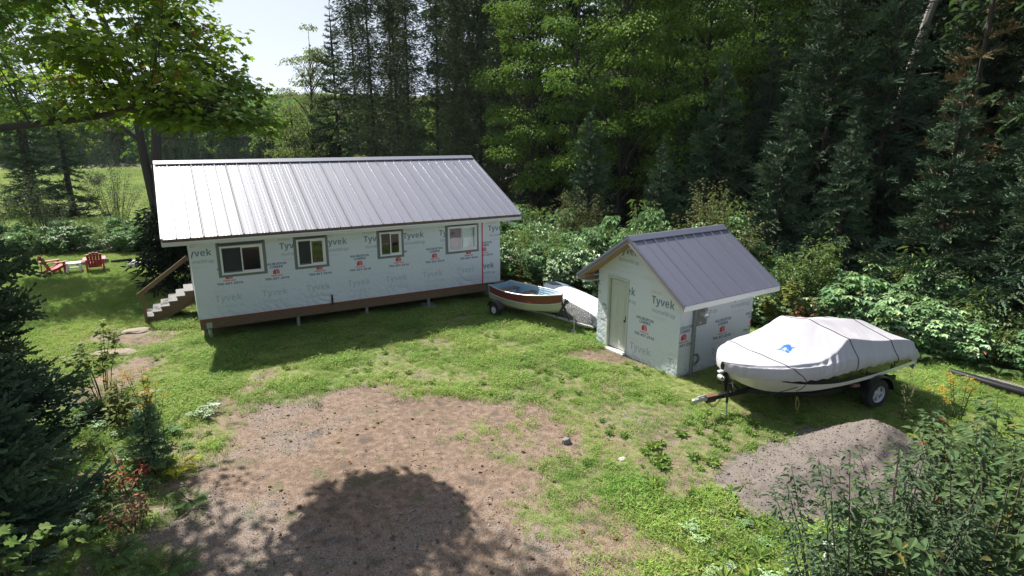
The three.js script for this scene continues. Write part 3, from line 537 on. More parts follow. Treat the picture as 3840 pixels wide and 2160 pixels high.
const coverRows = [   // s, half width, gunwale, shoulder half width, shoulder height, crown, hem
  [0, 0.05, 1.20, 0.03, 1.21, 1.22, 1.0], [0.22, 0.42, 1.22, 0.36, 1.25, 1.26, 0.98], [0.65, 0.78, 1.24, 0.70, 1.28, 1.31, 0.97], [1.2, 0.98, 1.25, 0.90, 1.30, 1.42, 0.95],
  [1.75, 1.07, 1.25, 0.98, 1.33, 1.60, 0.95], [2.2, 1.10, 1.28, 0.96, 1.50, 1.82, 0.98], [2.5, 1.10, 1.30, 0.90, 1.66, 1.86, 1.0], [2.9, 1.10, 1.28, 0.90, 1.60, 1.80, 1.02], [3.5, 1.09, 1.22, 0.92, 1.50, 1.74, 1.02],
  [4.1, 1.06, 1.18, 0.92, 1.45, 1.62, 1.0], [4.55, 1.02, 1.14, 0.92, 1.36, 1.44, 0.92], [4.8, 0.94, 1.08, 0.84, 1.22, 1.28, 0.75], [4.9, 0.86, 0.98, 0.76, 1.08, 1.12, 0.6]];
{   // covered runabout
  const t = thing('covered_motorboat', 'motorboat under a tied pale cover with blue printed emblem, trailered beside the shed', 'motorboat', [4.45, 0, -11.8], 0.40);
  const cf = (s, k, lift = 0) => {   // k in -1..1 across: 0 crown, 0.5 shoulder, 0.72 gunwale, 1 hem
    const [, w, g, ws, h, c, hem] = lerpRows(coverRows, s), a = Math.abs(k), sg = Math.sign(k) || 1;
    let z, y, nz = 0, ny = 1;
    if (a < 0.5) { const q = a / 0.5; z = ws * q; y = mix(c, h, Math.pow(q, 1.35)) - 0.035 * Math.sin(q * Math.PI) * sstep(s, 0.5, 1.5); }
    else if (a < 0.74) { const q = (a - 0.5) / 0.24; z = mix(ws, w, q); y = mix(h, g, q) - 0.02 * Math.sin(q * Math.PI); nz = 0.5; ny = 0.8; }
    else { const q = (a - 0.74) / 0.26; z = w + 0.035 * Math.sin(q * 2.2) - 0.05 * q * q; y = mix(g, hem + 0.012 * Math.sin(s * 23), q); nz = 1; ny = 0; }
    // creases: pulled from the windshield corner, gathered at the bow, slack between the straps
    const cr = Math.exp(-((s - 1.95) ** 2) / 0.06) * sstep(a, 0.45, 0.62) * sstep(1 - a, 0.0, 0.12);
    const fold = 0.035 * cr * Math.sin((s - 1.6) * 30 + a * 9) + 0.03 * sstep(a, 0.58, 0.8) * (noise(s * 7, a * 2.5, 4.4) + 0.7 * Math.exp(-s * 2.2) * Math.sin(s * 60 + a * 4)) + 0.016 * noise(s * 2.6, k * 4, 8.1) + 0.008 * Math.abs(noise(s * 5 + k * 3, k * 6 - s * 2, 2.7)) + 0.012 * sstep(s, 3.7, 4.6) * Math.sin(s * 26 - a * 13) * sstep(a, 0.5, 0.75);
    return [sg * (z + nz * (fold + lift)), y + ny * (fold + lift)];
  };
  const ss = [...range(0, 0.3, 14), ...range(0.34, 4.9, 150)], ks = range(-1, 1, 96);
  const C = document.createElement('canvas'); C.width = 1024; C.height = 512; const g = C.getContext('2d');
  g.fillStyle = 'rgb(168,166,173)'; g.fillRect(0, 0, 1024, 512);
  { const r = rng(4), im = g.getImageData(0, 0, 1024, 512); for (let i = 0; i < im.data.length; i += 4) { const n = (r() - 0.5) * 9; im.data[i] += n; im.data[i + 1] += n; im.data[i + 2] += n; } g.putImageData(im, 0, 0); }
  g.strokeStyle = 'rgb(140,134,146)'; g.lineWidth = 1.2; for (const y of [128, 256, 384]) { g.beginPath(); g.moveTo(0, y); g.lineTo(1024, y); g.stroke(); } for (const x of [330, 660]) { g.beginPath(); g.moveTo(x, 0); g.lineTo(x, 512); g.stroke(); }
  { const r = rng(44); for (let i = 0; i < 260; i++) { g.fillStyle = `rgba(96,88,84,${0.05 + 0.12 * r()})`; g.beginPath(); g.ellipse(r() * 1024, r() * 512, 1 + 5 * r() * r(), 1 + 3 * r() * r(), r() * 3, 0, 7); g.fill(); } }
  const px = (s, k) => [s / 4.9 * 1024, (0.5 - k / 2) * 512];
  { const [ex, ey] = px(1.42, 0.17), r = rng(12); g.fillStyle = 'rgb(26,92,176)';   // the emblem: a ragged blue print
    for (let i = 0; i < 46; i++) { const a = r() * 6.28, d = Math.sqrt(r()); g.beginPath(); g.ellipse(ex + Math.cos(a) * d * 26, ey + Math.sin(a) * d * 13 + 4 * Math.cos(a), 3 + r() * 5, 2 + r() * 3, r() * 3, 0, 7); g.fill(); }
    for (const [dx, dy, l] of [[-30, 12, 14], [26, -8, 12], [14, 12, 12], [-8, -15, 10]]) { g.beginPath(); g.moveTo(ex + dx * 0.5, ey + dy * 0.5 - 4); g.lineTo(ex + dx * 0.5, ey + dy * 0.5 + 4); g.lineTo(ex + dx + l * Math.sign(dx), ey + dy); g.fill(); }
    g.fillStyle = 'rgb(206,214,224)'; for (let i = 0; i < 12; i++) { g.beginPath(); g.ellipse(ex + (r() - 0.5) * 34, ey + (r() - 0.5) * 14, 1.6 + r() * 1.6, 1 + r(), r() * 3, 0, 7); g.fill(); }
    const [hx, hy] = px(2.62, -0.16); g.strokeStyle = 'rgb(70,66,70)'; g.lineWidth = 1.6; g.beginPath(); g.moveTo(hx - 20, hy); g.lineTo(hx + 16, hy + 3); g.quadraticCurveTo(hx + 26, hy - 2, hx + 10, hy - 4); g.stroke(); }
  const tx = new THREE.CanvasTexture(C); tx.colorSpace = THREE.SRGBColorSpace; tx.wrapS = tx.wrapT = THREE.ClampToEdgeWrapping;
  const fab = std(0xffffff, 0.72, { map: tx, side: THREE.DoubleSide });
  mesh('cover', loft(ss, ks, (s, k) => cf(s, k), true, (s, k) => [s / 4.9, 0.5 + k / 2]), fab, t);
  // closing flap at the stern
  const stern = new MB(); const rim = ks.map((k) => { const q = cf(4.9, k); return [4.9, q[1], q[0]]; }); for (let i = 0; i < rim.length - 1; i++) stern.tri(rim[i], [4.93, 0.95, 0], rim[i + 1], [1, 1, 1]);
  mesh('cover_flap', stern.geo(), std(lin(0.50, 0.47, 0.52), 0.75, { side: THREE.DoubleSide }), t);
  for (const [sa, sb, sc] of [[0.78, 0.98, 1.32], [2.38, 2.62, 2.62], [3.80, 3.86, 3.98]]) for (const sg of [-1, 1]) {   // dark tie straps over the cover
    const pts = range(0, 1, 30).map((k) => { const s = k < 0.74 ? mix(sa, sb, k / 0.74) : mix(sb, sc, (k - 0.74) / 0.26), q = cf(s, k * sg, 0.006); return [s, q[1], q[0]]; });
    const e = pts[pts.length - 1]; pts.push([e[0] - 0.05, e[1] - 0.12, e[2] * 0.97], [e[0] - 0.16, 0.72, e[2] * 0.9]);
    mesh('strap', tube(pts, 0.008, 90, 6), M.black, t);
  }
  // hull: black topsides, white stripe that widens into the forefoot, black bottom
  const hullRows = [   // s, gunwale half width, gunwale y, stripe top w, y, stripe foot w, y, keel y
    [0.12, 0.06, 1.10, 0.05, 1.02, 0.02, 0.92, 0.90], [0.45, 0.52, 1.12, 0.44, 0.97, 0.14, 0.70, 0.68], [0.9, 0.82, 1.13, 0.74, 0.90, 0.40, 0.56, 0.52], [1.5, 0.99, 1.12, 0.93, 0.82, 0.80, 0.61, 0.44],
    [2.2, 1.05, 1.11, 1.02, 0.77, 0.97, 0.655, 0.40], [3.0, 1.06, 1.10, 1.04, 0.79, 1.02, 0.70, 0.38], [4.0, 1.03, 1.08, 1.02, 0.85, 1.01, 0.76, 0.37], [4.75, 0.96, 1.05, 0.96, 0.89, 0.95, 0.80, 0.38]];
  const hs = range(0.12, 4.75, 60), band = (a, b, out) => (s, k) => { const r = lerpRows(hullRows, s), A = [r[a], r[a + 1]], Bq = b < 7 ? [r[b], r[b + 1]] : [0, r[7]], sg = Math.sign(k), q = Math.abs(k) - 1; return [sg * (mix(A[0], Bq[0], q) + out), mix(A[1], Bq[1], q)]; };
  const both = (a, b, o) => [loft(hs, range(1, 2, 6), band(a, b, o)), loft(hs, range(-2, -1, 6), band(a, b, o))];
  const blackHull = phys(lin(0.010, 0.010, 0.012), 0.18, { clearcoat: 0.8, clearcoatRoughness: 0.08, side: THREE.DoubleSide });
  mesh('hull', [...both(1, 3, 0), ...both(5, 7, 0)], blackHull, t);
  mesh('hull_stripe', both(3, 5, 0.004), phys(lin(0.66, 0.66, 0.60), 0.22, { clearcoat: 0.6, side: THREE.DoubleSide }), t);
  const tr = new MB(), r = lerpRows(hullRows, 4.75); tr.quad([4.75, r[2], -r[1]], [4.75, r[2], r[1]], [4.75, r[6], r[5]], [4.75, r[6], -r[5]], [1, 1, 1]); tr.tri([4.75, r[6], -r[5]], [4.75, r[6], r[5]], [4.75, r[7], 0], [1, 1, 1]);
  mesh('transom', tr.geo(), blackHull, t);
  mesh('outdrive', [new RoundedBoxGeometry(0.3, 0.5, 0.26, 2, 0.06).translate(4.92, 0.5, 0), rod([5.0, 0.3, 0], [5.0, 0.1, 0], 0.06)], M.black, t);
  mesh('bow_eye', new THREE.TorusGeometry(0.03, 0.008, 6, 14).translate(0.30, 0.70, 0.02), M.steel, t);
}
{   // its trailer
  const t = thing('boat_trailer', 'black tandem-rail trailer with white spoked wheels under the grey covered motorboat', 'boat trailer', [4.45, 0, -11.8], 0.40);
  const paint = phys(lin(0.014, 0.014, 0.015), 0.4), rust = std(lin(0.12, 0.05, 0.035), 0.9);
  mesh('tongue', [bar([-0.42, 0.43, 0], [1.7, 0.43, 0], 0.08, 0.10)], paint, t);
  mesh('frame_rail', bar([0.75, 0.43, 0.0], [1.9, 0.42, 0.72], 0.06, 0.10), paint, t); mesh('frame_rail', bar([0.75, 0.43, 0.0], [1.9, 0.42, -0.72], 0.06, 0.10), paint, t);
  for (const z of [-0.72, 0.72]) { mesh('frame_rail', bar([1.88, 0.42, z], [4.5, 0.42, z], 0.06, 0.11), paint, t); mesh('bunk', bar([1.9, 0.57, z * 0.62], [4.45, 0.60, z * 0.62], 0.09, 0.05), std(lin(0.05, 0.05, 0.05), 1), t); }
  for (const x of [1.9, 3.0, 4.4]) mesh('cross_member', bar([x, 0.41, -0.72], [x, 0.41, 0.72], 0.06, 0.08), paint, t);
  mesh('axle', rod([3.45, 0.33, -0.92], [3.45, 0.33, 0.92], 0.035), paint, t);
  mesh('coupler', [bar([-0.66, 0.44, 0], [-0.36, 0.44, 0], 0.085, 0.075), new THREE.SphereGeometry(0.055, 12, 8).scale(1.2, 0.8, 1).translate(-0.66, 0.44, 0), bar([-0.58, 0.50, 0], [-0.40, 0.52, 0], 0.03, 0.03)], M.steel, t);
  mesh('rusted_plate', [plank(0.30, 0.015, 0.12, -0.22, 0.487, 0, 0.004), bar([-0.38, 0.36, 0.02], [-0.12, 0.36, 0.02], 0.03, 0.04)], rust, t);
  const chain = []; for (let i = 0; i < 12; i++) chain.push(new THREE.TorusGeometry(0.022, 0.006, 5, 10).rotateY(i % 2 ? 1.57 : 0).translate(-0.36 + 0.03 * i, 0.38 - 0.13 * Math.sin(i / 11 * Math.PI), 0.05)); mesh('safety_chain', chain, rust, t);
  const jack = mesh('jack', [rod([0.13, 0.30, 0.09], [0.13, 0.72, 0.09], 0.028, 0.028, 12), box(0.1, 0.1, 0.05, 0.13, 0.46, 0.06)], paint, t); mesh('jack_leg', rod([0.13, 0.04, 0.09], [0.13, 0.32, 0.09], 0.02), M.steel, jack);
  mesh('foot', plank(0.15, 0.02, 0.12, 0.13, 0.035, 0.09, 0.005), M.steel, jack); mesh('crank', tube([[0.13, 0.74, 0.09], [0.13, 0.77, 0.14], [0.13, 0.77, 0.2], [0.13, 0.70, 0.21]], 0.009, 14, 6), M.steel, jack);
  mesh('winch_stand', [bar([0.18, 0.46, 0], [0.02, 1.0, 0], 0.07, 0.09), bar([0.55, 0.46, 0], [0.1, 0.85, 0], 0.045, 0.045), bar([0.02, 0.98, 0], [0.14, 1.06, 0], 0.06, 0.06), bar([0.3, 0.46, 0.06], [0.08, 0.95, 0.05], 0.05, 0.05)], paint, t);
  mesh('winch', [new THREE.CylinderGeometry(0.06, 0.06, 0.11, 16).rotateX(Math.PI / 2).translate(-0.01, 0.86, 0), tube([[-0.01, 0.86, 0.06], [-0.01, 0.86, 0.1], [-0.08, 0.93, 0.11], [-0.08, 0.93, 0.16]], 0.01, 12, 6)], M.steel, t);
  mesh('winch_light', plank(0.11, 0.04, 0.08, -0.06, 1.015, 0.02), M.white, t);
  for (const s of [1, -1]) {
    const w = wheel(t, 3.45, 0.33, s * 1.02, 0.33, 0.2, 0.19, phys(lin(0.42, 0.44, 0.45), 0.4), 5); if (s < 0) w.rotation.y = Math.PI;  // rim colour darkened to stand for the shadow on the wheel
    const f = []; for (let i = 0; i <= 16; i++) f.push(i / 16 * Math.PI);
    const fg = new MB(); for (let i = 0; i < 16; i++) { const a = [3.45 + Math.cos(f[i]) * 0.42, 0.36 + Math.sin(f[i]) * 0.40], b = [3.45 + Math.cos(f[i + 1]) * 0.42, 0.36 + Math.sin(f[i + 1]) * 0.40], z0 = s * 0.9, z1 = s * 1.15; fg.quad([a[0], a[1], z0], [b[0], b[1], z0], [b[0], b[1], z1], [a[0], a[1], z1], [1, 1, 1]); fg.quad([a[0], a[1], z1], [b[0], b[1], z1], [b[0] * 0.98 + 0.069, b[1] - 0.03, z1], [a[0] * 0.98 + 0.069, a[1] - 0.03, z1], [1, 1, 1]); }
    mesh('fender', fg.geo(), phys(lin(0.012, 0.012, 0.013), 0.3, { side: THREE.DoubleSide }), t);
  }
  mesh('guide_roller', [rod([2.85, 0.55, 0.9], [3.05, 0.53, 0.9], 0.045)], std(lin(0.20, 0.13, 0.08), 0.8), t);
  const rope = mesh('yellow_rope', [tube([[1.55, 0.42, 0.62], [1.50, 0.25, 0.66], [1.56, 0.12, 0.66], [1.61, 0.24, 0.65], [1.56, 0.40, 0.63]], 0.009, 40, 6), tube([[1.56, 0.14, 0.66], [1.58, 0.0, 0.68], [1.54, -0.02, 0.72]], 0.008, 12, 6)], std(lin(0.42, 0.34, 0.10), 0.8), t);
  mesh('tie_down', [bar([1.2, 0.80, 0.90], [0.75, 0.44, 0.40], 0.035, 0.006), bar([3.1, 0.9, 1.085], [2.7, 0.44, 0.78], 0.03, 0.006), bar([3.9, 0.92, 1.06], [3.55, 0.5, 0.85], 0.03, 0.006)], M.black, t);
}
// red rowing boat and its small trailer
const RB = [-0.42, 0, -19.78], RBY = -0.85;   // stern centre; the bow points along local x
{
  const t = thing('red_rowboat', 'open red aluminium rowing boat with pale blue inside on a small trailer by the cabin', 'rowboat', RB, RBY);
  const rows = [ // s, gunwale w, gunwale y, stripe w, y, chine w, y, keel y
    [0, 0.47, 0.93, 0.45, 0.66, 0.40, 0.46, 0.44], [0.5, 0.56, 0.91, 0.53, 0.65, 0.46, 0.43, 0.41], [1.2, 0.62, 0.92, 0.58, 0.66, 0.47, 0.43, 0.39], [1.9, 0.55, 0.97, 0.49, 0.69, 0.36, 0.45, 0.39], [2.5, 0.34, 1.04, 0.28, 0.75, 0.16, 0.52, 0.44], [2.85, 0.12, 1.09, 0.10, 0.82, 0.05, 0.62, 0.55], [2.97, 0.02, 1.11, 0.015, 0.86, 0.01, 0.70, 0.66]];
  const ss = range(0, 2.97, 44), bnd = (a, b, o) => (s, k) => { const r = lerpRows(rows, s), Bq = b < 7 ? [r[b], r[b + 1]] : [0, r[7]], q = Math.abs(k) - 1; return [Math.sign(k) * (mix(r[a], Bq[0], q) + o), mix(r[a + 1], Bq[1], q)]; };
  const both = (a, b, o) => [loft(ss, range(1, 2, 4), bnd(a, b, o)), loft(ss, range(-2, -1, 4), bnd(a, b, o))];
  const red = phys(0xffffff, 0.45, { side: THREE.DoubleSide, map: dataTex(256, 64, (u, v) => { const n = 0.5 + tn(u, v, 14, 4, 3) + 0.4 * tn(u, v, 60, 2, 6); return mix3([0.20, 0.040, 0.028], [0.115, 0.032, 0.024], clamp(n)); }, true, [0.34, 1]) });
  const cream = phys(lin(0.42, 0.42, 0.32), 0.45, { side: THREE.DoubleSide }), blue = phys(lin(0.30, 0.46, 0.56), 0.5, { side: THREE.DoubleSide }), alu = phys(lin(0.62, 0.63, 0.62), 0.35, { metalness: 0.5 });
  mesh('hull_side', both(1, 3, 0), red, t); mesh('hull_bottom', [...both(3, 5, 0), ...both(5, 7, 0)], cream, t);
  mesh('inner_skin', [...both(1, 3, -0.016), ...both(3, 5, -0.016), ...both(5, 7, -0.012).map((g) => g.translate(0, 0.012, 0))], blue, t);
  for (let k = 0; k < 3; k++) mesh('inner_ridge', [1, -1].map((sg) => { const pts = range(0.1, 2.7, 16).map((s) => { const r = lerpRows(rows, s), q = 0.2 + 0.26 * k; return [s, mix(r[2], r[4], q), sg * (mix(r[1], r[3], q) - 0.02)]; }); return tube(pts, 0.008, 32, 5); }), blue, t);
  for (const sg of [1, -1]) { const pts = ss.map((s) => { const r = lerpRows(rows, s); return [s, r[2] + 0.005, sg * r[1]]; }); mesh('gunwale', tube(pts, 0.02, 60, 6), alu, t); const p2 = ss.map((s) => { const r = lerpRows(rows, s); return [s, r[4], sg * (r[3] + 0.004)]; }); mesh('rub_stripe', tube(p2, 0.014, 60, 5), alu, t); }
  const tr = new THREE.Shape([[-0.47, 0.93], [-0.2, 0.90], [0.2, 0.90], [0.47, 0.93], [0.45, 0.66], [0.40, 0.46], [0, 0.44], [-0.40, 0.46], [-0.45, 0.66]].map((p) => new THREE.Vector2(...p)));
  mesh('transom', new THREE.ExtrudeGeometry(tr, { depth: 0.03, bevelEnabled: false }).rotateY(Math.PI / 2).translate(-0.03, 0, 0), blue, t);
  mesh('motor_board', [plank(0.05, 0.22, 0.42, -0.045, 0.86, 0, 0.006)], M.greyWood, t);
  const seat = (s, w, mat, name) => { const r = lerpRows(rows, s); mesh(name, [plank(0.26, 0.035, r[1] * 2 - 0.06, s, 0.76, 0, 0.008)], mat, t); mesh('seat_box', plank(0.24, 0.22, r[3] * 2 - 0.26, s, 0.645, 0, 0.005), blue, t); };
  seat(0.32, 0, M.treated, 'seat'); seat(1.12, 0, M.treated, 'seat'); seat(1.95, 0, std(lin(0.34, 0.10, 0.09), 0.7), 'red_seat');
  mesh('bow_deck', (() => { const d = new MB(), a = lerpRows(rows, 2.55), b = lerpRows(rows, 2.95); d.quad([2.55, a[2] - 0.004, -a[1]], [2.55, a[2] - 0.004, a[1]], [2.95, b[2], b[1]], [2.95, b[2], -b[1]], [1, 1, 1]); return d.geo(); })(), alu, t);
  mesh('brace', [bar([1.62, 0.62, -0.2], [1.72, 1.06, -0.34], 0.03, 0.03), bar([1.80, 0.7, -0.34], [1.80, 1.06, -0.34], 0.02, 0.02)], M.white, t);
  mesh('bow_handle', rod([2.96, 1.13, -0.03], [2.98, 1.16, 0.03], 0.012), alu, t);
}
{
  const t = thing('small_boat_trailer', 'small black trailer with an X-shaped winch stand carrying the red rowing boat', 'boat trailer', RB, RBY);
  const paint = std(lin(0.03, 0.03, 0.03), 0.5), galv = phys(lin(0.30, 0.29, 0.28), 0.45, { metalness: 0.4 });
  mesh('tongue', bar([0.4, 0.33, 0], [4.05, 0.36, 0], 0.06, 0.07), galv, t);
  mesh('frame_rail', [bar([0.5, 0.34, 0.4], [2.0, 0.34, 0.05], 0.05, 0.06), bar([0.5, 0.34, -0.4], [2.0, 0.34, -0.05], 0.05, 0.06), bar([0.3, 0.34, -0.6], [0.3, 0.34, 0.6], 0.05, 0.05)], galv, t);
  mesh('axle', rod([0.62, 0.25, -0.66], [0.62, 0.25, 0.66], 0.025), paint, t);
  mesh('bunk', [bar([0.2, 0.42, 0.25], [1.9, 0.42, 0.22], 0.07, 0.04), bar([0.2, 0.42, -0.25], [1.9, 0.42, -0.22], 0.07, 0.04)], M.greyWood, t);
  for (const s of [1, -1]) { const w = wheel(t, 0.62, 0.25, s * 0.72, 0.25, 0.13, 0.115, phys(lin(0.6, 0.6, 0.57), 0.4), 4); if (s < 0) w.rotation.y = Math.PI;
    const fg = new MB(); for (let i = 0; i < 10; i++) { const f = (q) => [0.62 + Math.cos(q) * 0.31, 0.27 + Math.sin(q) * 0.28], a = f(0.25 + i * 0.27), b = f(0.25 + (i + 1) * 0.27); fg.quad([a[0], a[1], s * 0.62], [b[0], b[1], s * 0.62], [b[0], b[1], s * 0.82], [a[0], a[1], s * 0.82], [1, 1, 1]); }
    mesh('fender', fg.geo(), std(lin(0.05, 0.05, 0.05), 0.5, { side: THREE.DoubleSide }), t); }
  mesh('side_marker', plank(0.1, 0.05, 0.02, 1.0, 0.37, 0.42), phys(lin(0.5, 0.06, 0.03), 0.3), t);
  mesh('winch_stand', [bar([2.75, 0.36, 0], [3.18, 0.98, 0], 0.06, 0.06), bar([3.3, 0.36, 0.0], [2.9, 0.92, 0], 0.06, 0.06)], paint, t);
  mesh('winch', [new THREE.CylinderGeometry(0.065, 0.065, 0.09, 14).rotateX(Math.PI / 2).translate(3.14, 0.92, 0), tube([[3.14, 0.92, 0.05], [3.14, 0.92, 0.09], [3.22, 1.05, 0.1], [3.22, 1.05, 0.17]], 0.012, 12, 6)], paint, t);
  const j = mesh('jack', [rod([3.55, 0.16, 0.08], [3.55, 0.62, 0.08], 0.025)], galv, t);
  mesh('jack_wheel', [new THREE.TorusGeometry(0.06, 0.028, 8, 20).translate(3.55, 0.085, 0.10), new THREE.CylinderGeometry(0.05, 0.05, 0.03, 14).rotateX(Math.PI / 2).translate(3.55, 0.085, 0.1)], std(lin(0.3, 0.3, 0.3), 0.6), j);
  mesh('coupler', bar([4.0, 0.38, 0], [4.22, 0.38, 0], 0.07, 0.06), galv, t);
}
{   // long white boat, keel up, between rowboat and shed
  const t = thing('white_upturned_boat', 'long white hull lying keel up with mottled grey sides, beside the red rowboat', 'boat', [1.35, 0, -20.25], -1.10);
  const rows = [[0, 0.42, 0.24, 0.30, 0.78, 0.82], [0.35, 0.56, 0.22, 0.42, 0.76, 0.84], [1.5, 0.64, 0.2, 0.50, 0.73, 0.82], [2.6, 0.63, 0.2, 0.50, 0.68, 0.78], [3.15, 0.58, 0.2, 0.46, 0.62, 0.72], [3.35, 0.5, 0.22, 0.38, 0.50, 0.60], [3.42, 0.4, 0.25, 0.28, 0.36, 0.45]];
  const top = (s, k) => { const r = lerpRows(rows, s), a = Math.abs(k); return [r[3] * k, mix(r[5], r[4], a * a) + 0.004 * noise(s * 3, k * 3)]; };
  const white = phys(lin(0.72, 0.74, 0.74), 0.4), grey = std(0xffffff, 0.8, { side: THREE.DoubleSide, map: dataTex(256, 128, (u, v) => { const n = 0.5 + 1.5 * tn(u, v, 18, 4, 2); return mix3([0.045, 0.048, 0.05], [0.40, 0.41, 0.42], clamp(Math.pow(clamp(n), 1.8))); }) });
  const kk = [-1, -0.62, -0.2, 0.2, 0.62, 1];   // planks of the bottom
  for (let i = 0; i < 5; i++) mesh('hull_panel', loft(range(0, 3.42, 40), range(kk[i] + 0.008, kk[i + 1] - 0.008, 6), top), white, t);
  mesh('seam', [-0.62, -0.2, 0.2, 0.62].map((k) => tube(range(0, 3.38, 20).map((s) => { const q = top(s, k); return [s, q[1] - 0.006, q[0]]; }), 0.009, 40, 5)), std(lin(0.30, 0.31, 0.32), 0.7), t);
  const side = (sg) => loft(range(0, 3.42, 40), range(0, 1, 8), (s, q) => { const r = lerpRows(rows, s), e = Math.pow(q, 0.7); return [sg * (mix(r[3], r[1], e) + 0.012 * noise(s * 5, q * 4, 3)), mix(r[4], r[2], q)]; });
  mesh('side_skin', [side(1), side(-1), (() => { const e = new MB(), r = lerpRows(rows, 3.42); e.quad([3.42, r[5], -r[3]], [3.42, r[5], r[3]], [3.44, r[2], r[1]], [3.44, r[2], -r[1]], [1, 1, 1]); const g = e.geo(); g.deleteAttribute('color'); g.setAttribute('uv', new THREE.BufferAttribute(new Float32Array(12), 2)); g.computeVertexNormals(); return g; })()], grey, t);
  mesh('tarp_fold', loft(range(0, 0.8, 14), range(-1, 0.35, 14), (s, k) => { const q = top(s * 0.7, k); return [q[0] * 1.03, q[1] + 0.02 + 0.012 * noise(s * 9, k * 6), -0.1 + s * (0.55 + 0.5 * (0.4 - k))]; }), std(lin(0.12, 0.17, 0.23), 0.6, { side: THREE.DoubleSide }), t);
  mesh('keel_cleat', [rod([1.7, 0.86, -0.1], [1.95, 0.86, -0.1], 0.014), rod([2.35, 0.84, -0.12], [2.6, 0.83, -0.12], 0.014)], M.steel, t);
  mesh('support', [plank(0.09, 0.2, 1.3, 0.7, 0.11, 0), plank(0.09, 0.2, 1.3, 2.7, 0.11, 0)], M.greyWood, t);
}

// ---------------------------------------------------------------- things in the yard
function adirondack(label, pos, turn) {   // faces local +z
  const t = thing('adirondack_chair', label, 'garden chair', pos, turn, 'red garden chairs on the lawn');
  const red = adirondack.m ??= phys(lin(0.42, 0.035, 0.045), 0.5);
  for (let i = 0; i < 5; i++) { const x = (i - 2) * 0.102; mesh('seat_slat', bar([x, 0.40, 0.26], [x, 0.22, -0.22], 0.092, 0.02), red, t); }
  const tops = [0.86, 0.93, 0.955, 0.93, 0.86];
  for (let i = 0; i < 5; i++) { const x = (i - 2) * 0.104, k = tops[i] - 0.2; mesh('back_slat', bar([x * 0.92, 0.20, -0.20], [x * 1.12, 0.20 + k * 0.93, -0.20 - k * 0.38], 0.095, 0.02), red, t); }
  mesh('back_rail', [bar([-0.27, 0.52, -0.36], [0.27, 0.52, -0.36], 0.02, 0.07), bar([-0.25, 0.76, -0.455], [0.25, 0.76, -0.455], 0.02, 0.07)], red, t);
  for (const s of [-1, 1]) {
    mesh('arm', plank(0.14, 0.022, 0.74, s * 0.345, 0.56, -0.02, 0.008), red, t);
    mesh('front_leg', plank(0.03, 0.55, 0.10, s * 0.30, 0.275, 0.26, 0.006), red, t);
    mesh('side_rail', bar([s * 0.275, 0.40, 0.30], [s * 0.275, 0.02, -0.52], 0.025, 0.10), red, t);
    mesh('back_leg', bar([s * 0.30, 0.55, -0.36], [s * 0.30, 0.0, -0.40], 0.03, 0.07), red, t);
  }
  return t;
}
adirondack('red garden chair on the lawn left of the small white table, seen from behind', [-19.45, 0, -24.8], 2.55);
adirondack('red garden chair on the lawn right of the small white table, before the stones', [-18.2, 0, -25.5], 3.75);
{
  const t = thing('side_table', 'small white plastic table on the lawn between the two red chairs', 'side table', [-18.85, 0, -25.1], 0.5);
  mesh('table_top', [new RoundedBoxGeometry(0.56, 0.035, 0.5, 2, 0.015).translate(0, 0.44, 0), ...[-0.18, -0.09, 0, 0.09, 0.18].map((z) => plank(0.46, 0.012, 0.05, 0, 0.46, z))], M.vinyl, t);
  for (const x of [-1, 1]) for (const z of [-1, 1]) mesh('leg', bar([x * 0.21, 0.43, z * 0.18], [x * 0.26, 0, z * 0.23], 0.055, 0.055), M.vinyl, t);
  mesh('shelf', plank(0.42, 0.02, 0.3, 0, 0.22, 0), M.vinyl, t);
}
function stoneGeo(seed, sx, sy, sz, det = 3) {
  const g = new THREE.IcosahedronGeometry(1, det), p = g.attributes.position;
  for (let i = 0; i < p.count; i++) { const v = V3(p.getX(i), p.getY(i), p.getZ(i)), n = 1 + 0.26 * noise(v.x * 1.1 + seed, v.y * 1.1, v.z * 1.1 + seed) + 0.16 * noise(v.x * 2.7 + seed, v.y * 2.7, v.z * 2.7) + 0.06 * noise(v.x * 7, v.y * 7 + seed, v.z * 7); let y = v.y * n; if (y > 0.62) y = 0.62 + (y - 0.62) * 0.35; p.setXYZ(i, v.x * n * sx, y * sy, v.z * n * sz); }
  g.computeVertexNormals(); return g;
}
const stoneTex = dataTex(256, 256, (u, v) => { const n = 0.5 + 1.1 * tn(u, v, 12, 5, 7), k = tn(u, v, 80, 2, 1); return mix3([0.19, 0.135, 0.10], [0.28, 0.235, 0.185], clamp(n)).map((x) => x * (1 + 0.6 * k)); }, true, [2, 2]);
const greyStone = dataTex(256, 256, (u, v) => { const n = 0.5 + 1.1 * tn(u, v, 12, 5, 3), k = tn(u, v, 80, 2, 1); return mix3([0.12, 0.115, 0.105], [0.26, 0.25, 0.235], clamp(n)).map((x) => x * (1 + 0.6 * k)); }, true, [2, 2]);
const MS = { tan: std(0xffffff, 0.9, { map: stoneTex }), grey: std(0xffffff, 0.9, { map: greyStone }), white: std(lin(0.40, 0.39, 0.36), 0.9) };
